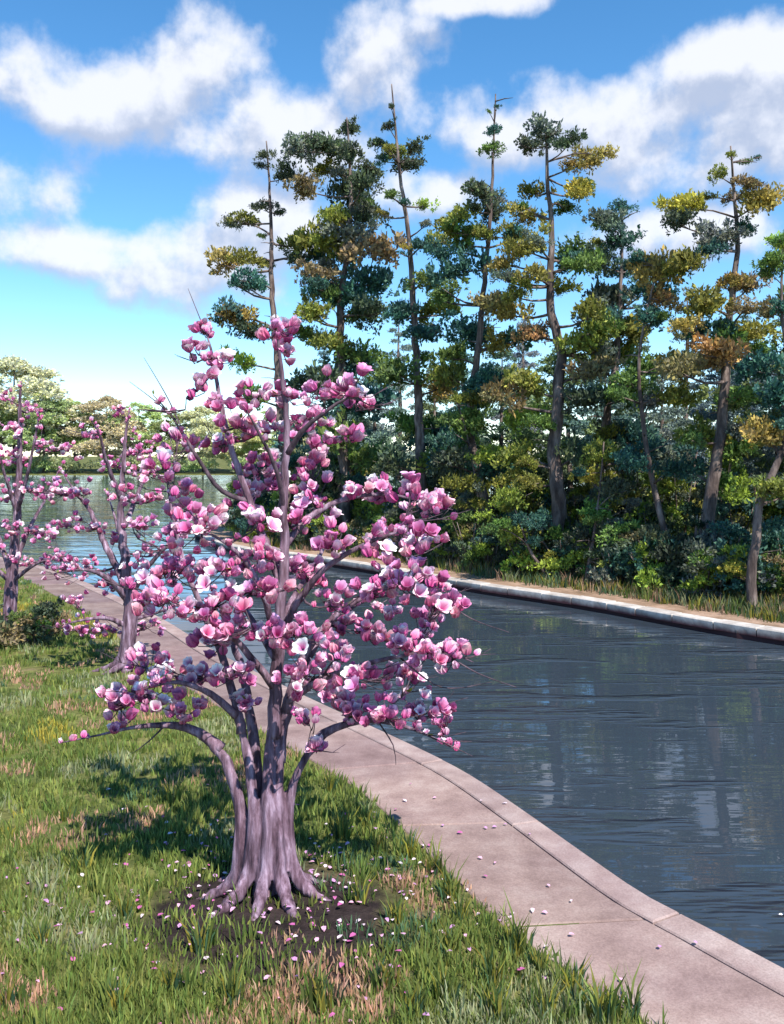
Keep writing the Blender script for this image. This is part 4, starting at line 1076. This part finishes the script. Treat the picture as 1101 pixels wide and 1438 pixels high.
grass = new_obj('lawn_grass', blades(np.column_stack([Q, Zc]), hg, PAL[ch] * np.array((1.5, 1.4, 1.4)), 12, np.full(len(Q), 0.10), 0.0032 + 0.00055 * Q[:, 1], 5))
tag(grass, 'green and yellow lawn grass covering the near bank', 'grass', kind='stuff')
# rough grass on the far bank
K = 3000
px = rng.uniform(320, 1200, K); Yb = np.interp(px, [-100, 330, 425, 540, 640, 800, 900, 1101, 1250], [40, 36, 32.5, 29, 25.9, 22.9, 21.1, 18.2, 15.8]) + 0.9 + 3.5 * rng.random(K) ** 1.4
Q = np.stack([(px - CX) / F * Yb, Yb], 1); s_ = sdist(Q); k = s_ > 0.9 + 0.7 * rng.random(K); Q = Q[k]
fg = new_obj('bank_grass', blades(np.column_stack([Q, height(Q)]), 0.16 + 0.25 * rng.random(len(Q)), PAL[rng.integers(0, 6, len(Q))] * 0.9, 10, np.full(len(Q), 0.18), np.full(len(Q), 0.014), 6))
tag(fg, 'rough grass and weeds fringing the far bank', 'grass', kind='stuff')
# taller tufts along the path edge and in the lawn
tuft_src = []
for i in range(5):
    c_ = np.zeros((4, 3)); c_[:, :2] = np.random.default_rng(60 + i).normal(0, 0.04, (4, 2))
    tuft_src.append(blades(c_, np.array([0.34, 0.28, 0.24, 0.2]), PAL[[1, 3, 0, 2]] * (0.9 + .1 * i), 11, np.full(4, 0.05), np.full(4, 0.010), 70 + i, 0.55))
rt = random.Random(4)
tufts = [(470, 1110), (520, 1160), (575, 1200), (610, 1225), (640, 1262), (690, 1290), (720, 1330), (770, 1340), (800, 1370), (850, 1392), (880, 1428), (900, 1436), (700, 1380), (760, 1420), (620, 1400), (640, 1340), (580, 1420), (700, 1432), (560, 1300), (540, 1390), (820, 1425), (110, 1230), (180, 1290), (250, 1400), (60, 1330), (330, 1410), (450, 1425), (90, 1150), (240, 1130), (290, 1340), (500, 1270), (20, 1420), (160, 1420), (530, 1200), (480, 1180)]
for px, py in tufts:
    g_ = G(px, py); x, y = g_.x, g_.y
    if sdist(np.array([(x, y)]))[0] < WID + 0.03:
        x -= 0.2
    o = new_obj('grass_tuft', rt.choice(tuft_src)); o.location = (x, y, hz(x, y)); k = rt.uniform(0.7, 1.1); o.scale = (k, k, k); o.rotation_euler.z = rt.uniform(0, 6.28)
    sp_ = sdist(np.array([(x, y)]))[0] - WID; dt_ = math.hypot(x - TRUNK0.x, y - TRUNK0.y)
    tag(o, 'tall grass tuft right at the edge of the concrete path' if sp_ < 0.3 else ('tall grass tuft near the roots of the large magnolia' if dt_ < 1.0 else 'tall grass tuft standing in the open lawn'), 'grass tuft', 'tall grass tufts on the near bank')
# fallen petals on lawn and path
V, Fc, C = [], [], []
rp = random.Random(8)
pts = []
while len(pts) < 420:
    a, r_ = rp.uniform(0, 6.28), abs(rp.gauss(0, 1.15)) + 0.25
    pts.append((TRUNK0.x + 0.2 + math.cos(a) * r_ * 1.15, TRUNK0.y + math.sin(a) * r_))
pts = np.array(pts); sdp = sdist(pts); zz = height(pts)
for (x, y), s_, z in zip(pts, sdp, zz):
    if s_ < 0.05: continue
    z = 0.028 if s_ < WID else z + rp.uniform(0.01, 0.07)
    a = rp.uniform(0, 6.28); L = rp.uniform(0.013, 0.03); u = Vector((math.cos(a), math.sin(a), rp.uniform(-.3, .3))); w_ = Vector((-math.sin(a), math.cos(a), rp.uniform(-.2, .2))) * 0.5
    p = Vector((x, y, z)); o_ = len(V)
    lift = Vector((0, 0, .006)); w_ *= 1.3
    V += [p - u * L, p - u * L * .3 + w_ * L * .8 + lift, p + u * L * .5 + w_ * L + lift, p + u * L, p + u * L * .5 - w_ * L + lift, p - u * L * .3 - w_ * L * .8 + lift]; Fc.append(tuple(range(o_, o_ + 6)))
    c_ = rp.choice([(0.62, 0.35, 0.6), (0.85, 0.5, 0.68), (0.9, 0.75, 0.82), (0.6, 0.16, 0.4)]); C += [(*c_, 1)] * 6
mb = MB(); mb.add(V, Fc); me = mb.mesh('fallen_petals', M_PETAL, False); set_col(me, C)
tag(new_obj('fallen_petals', me), 'pink and lilac petals fallen under the large magnolia', 'petals', kind='stuff')
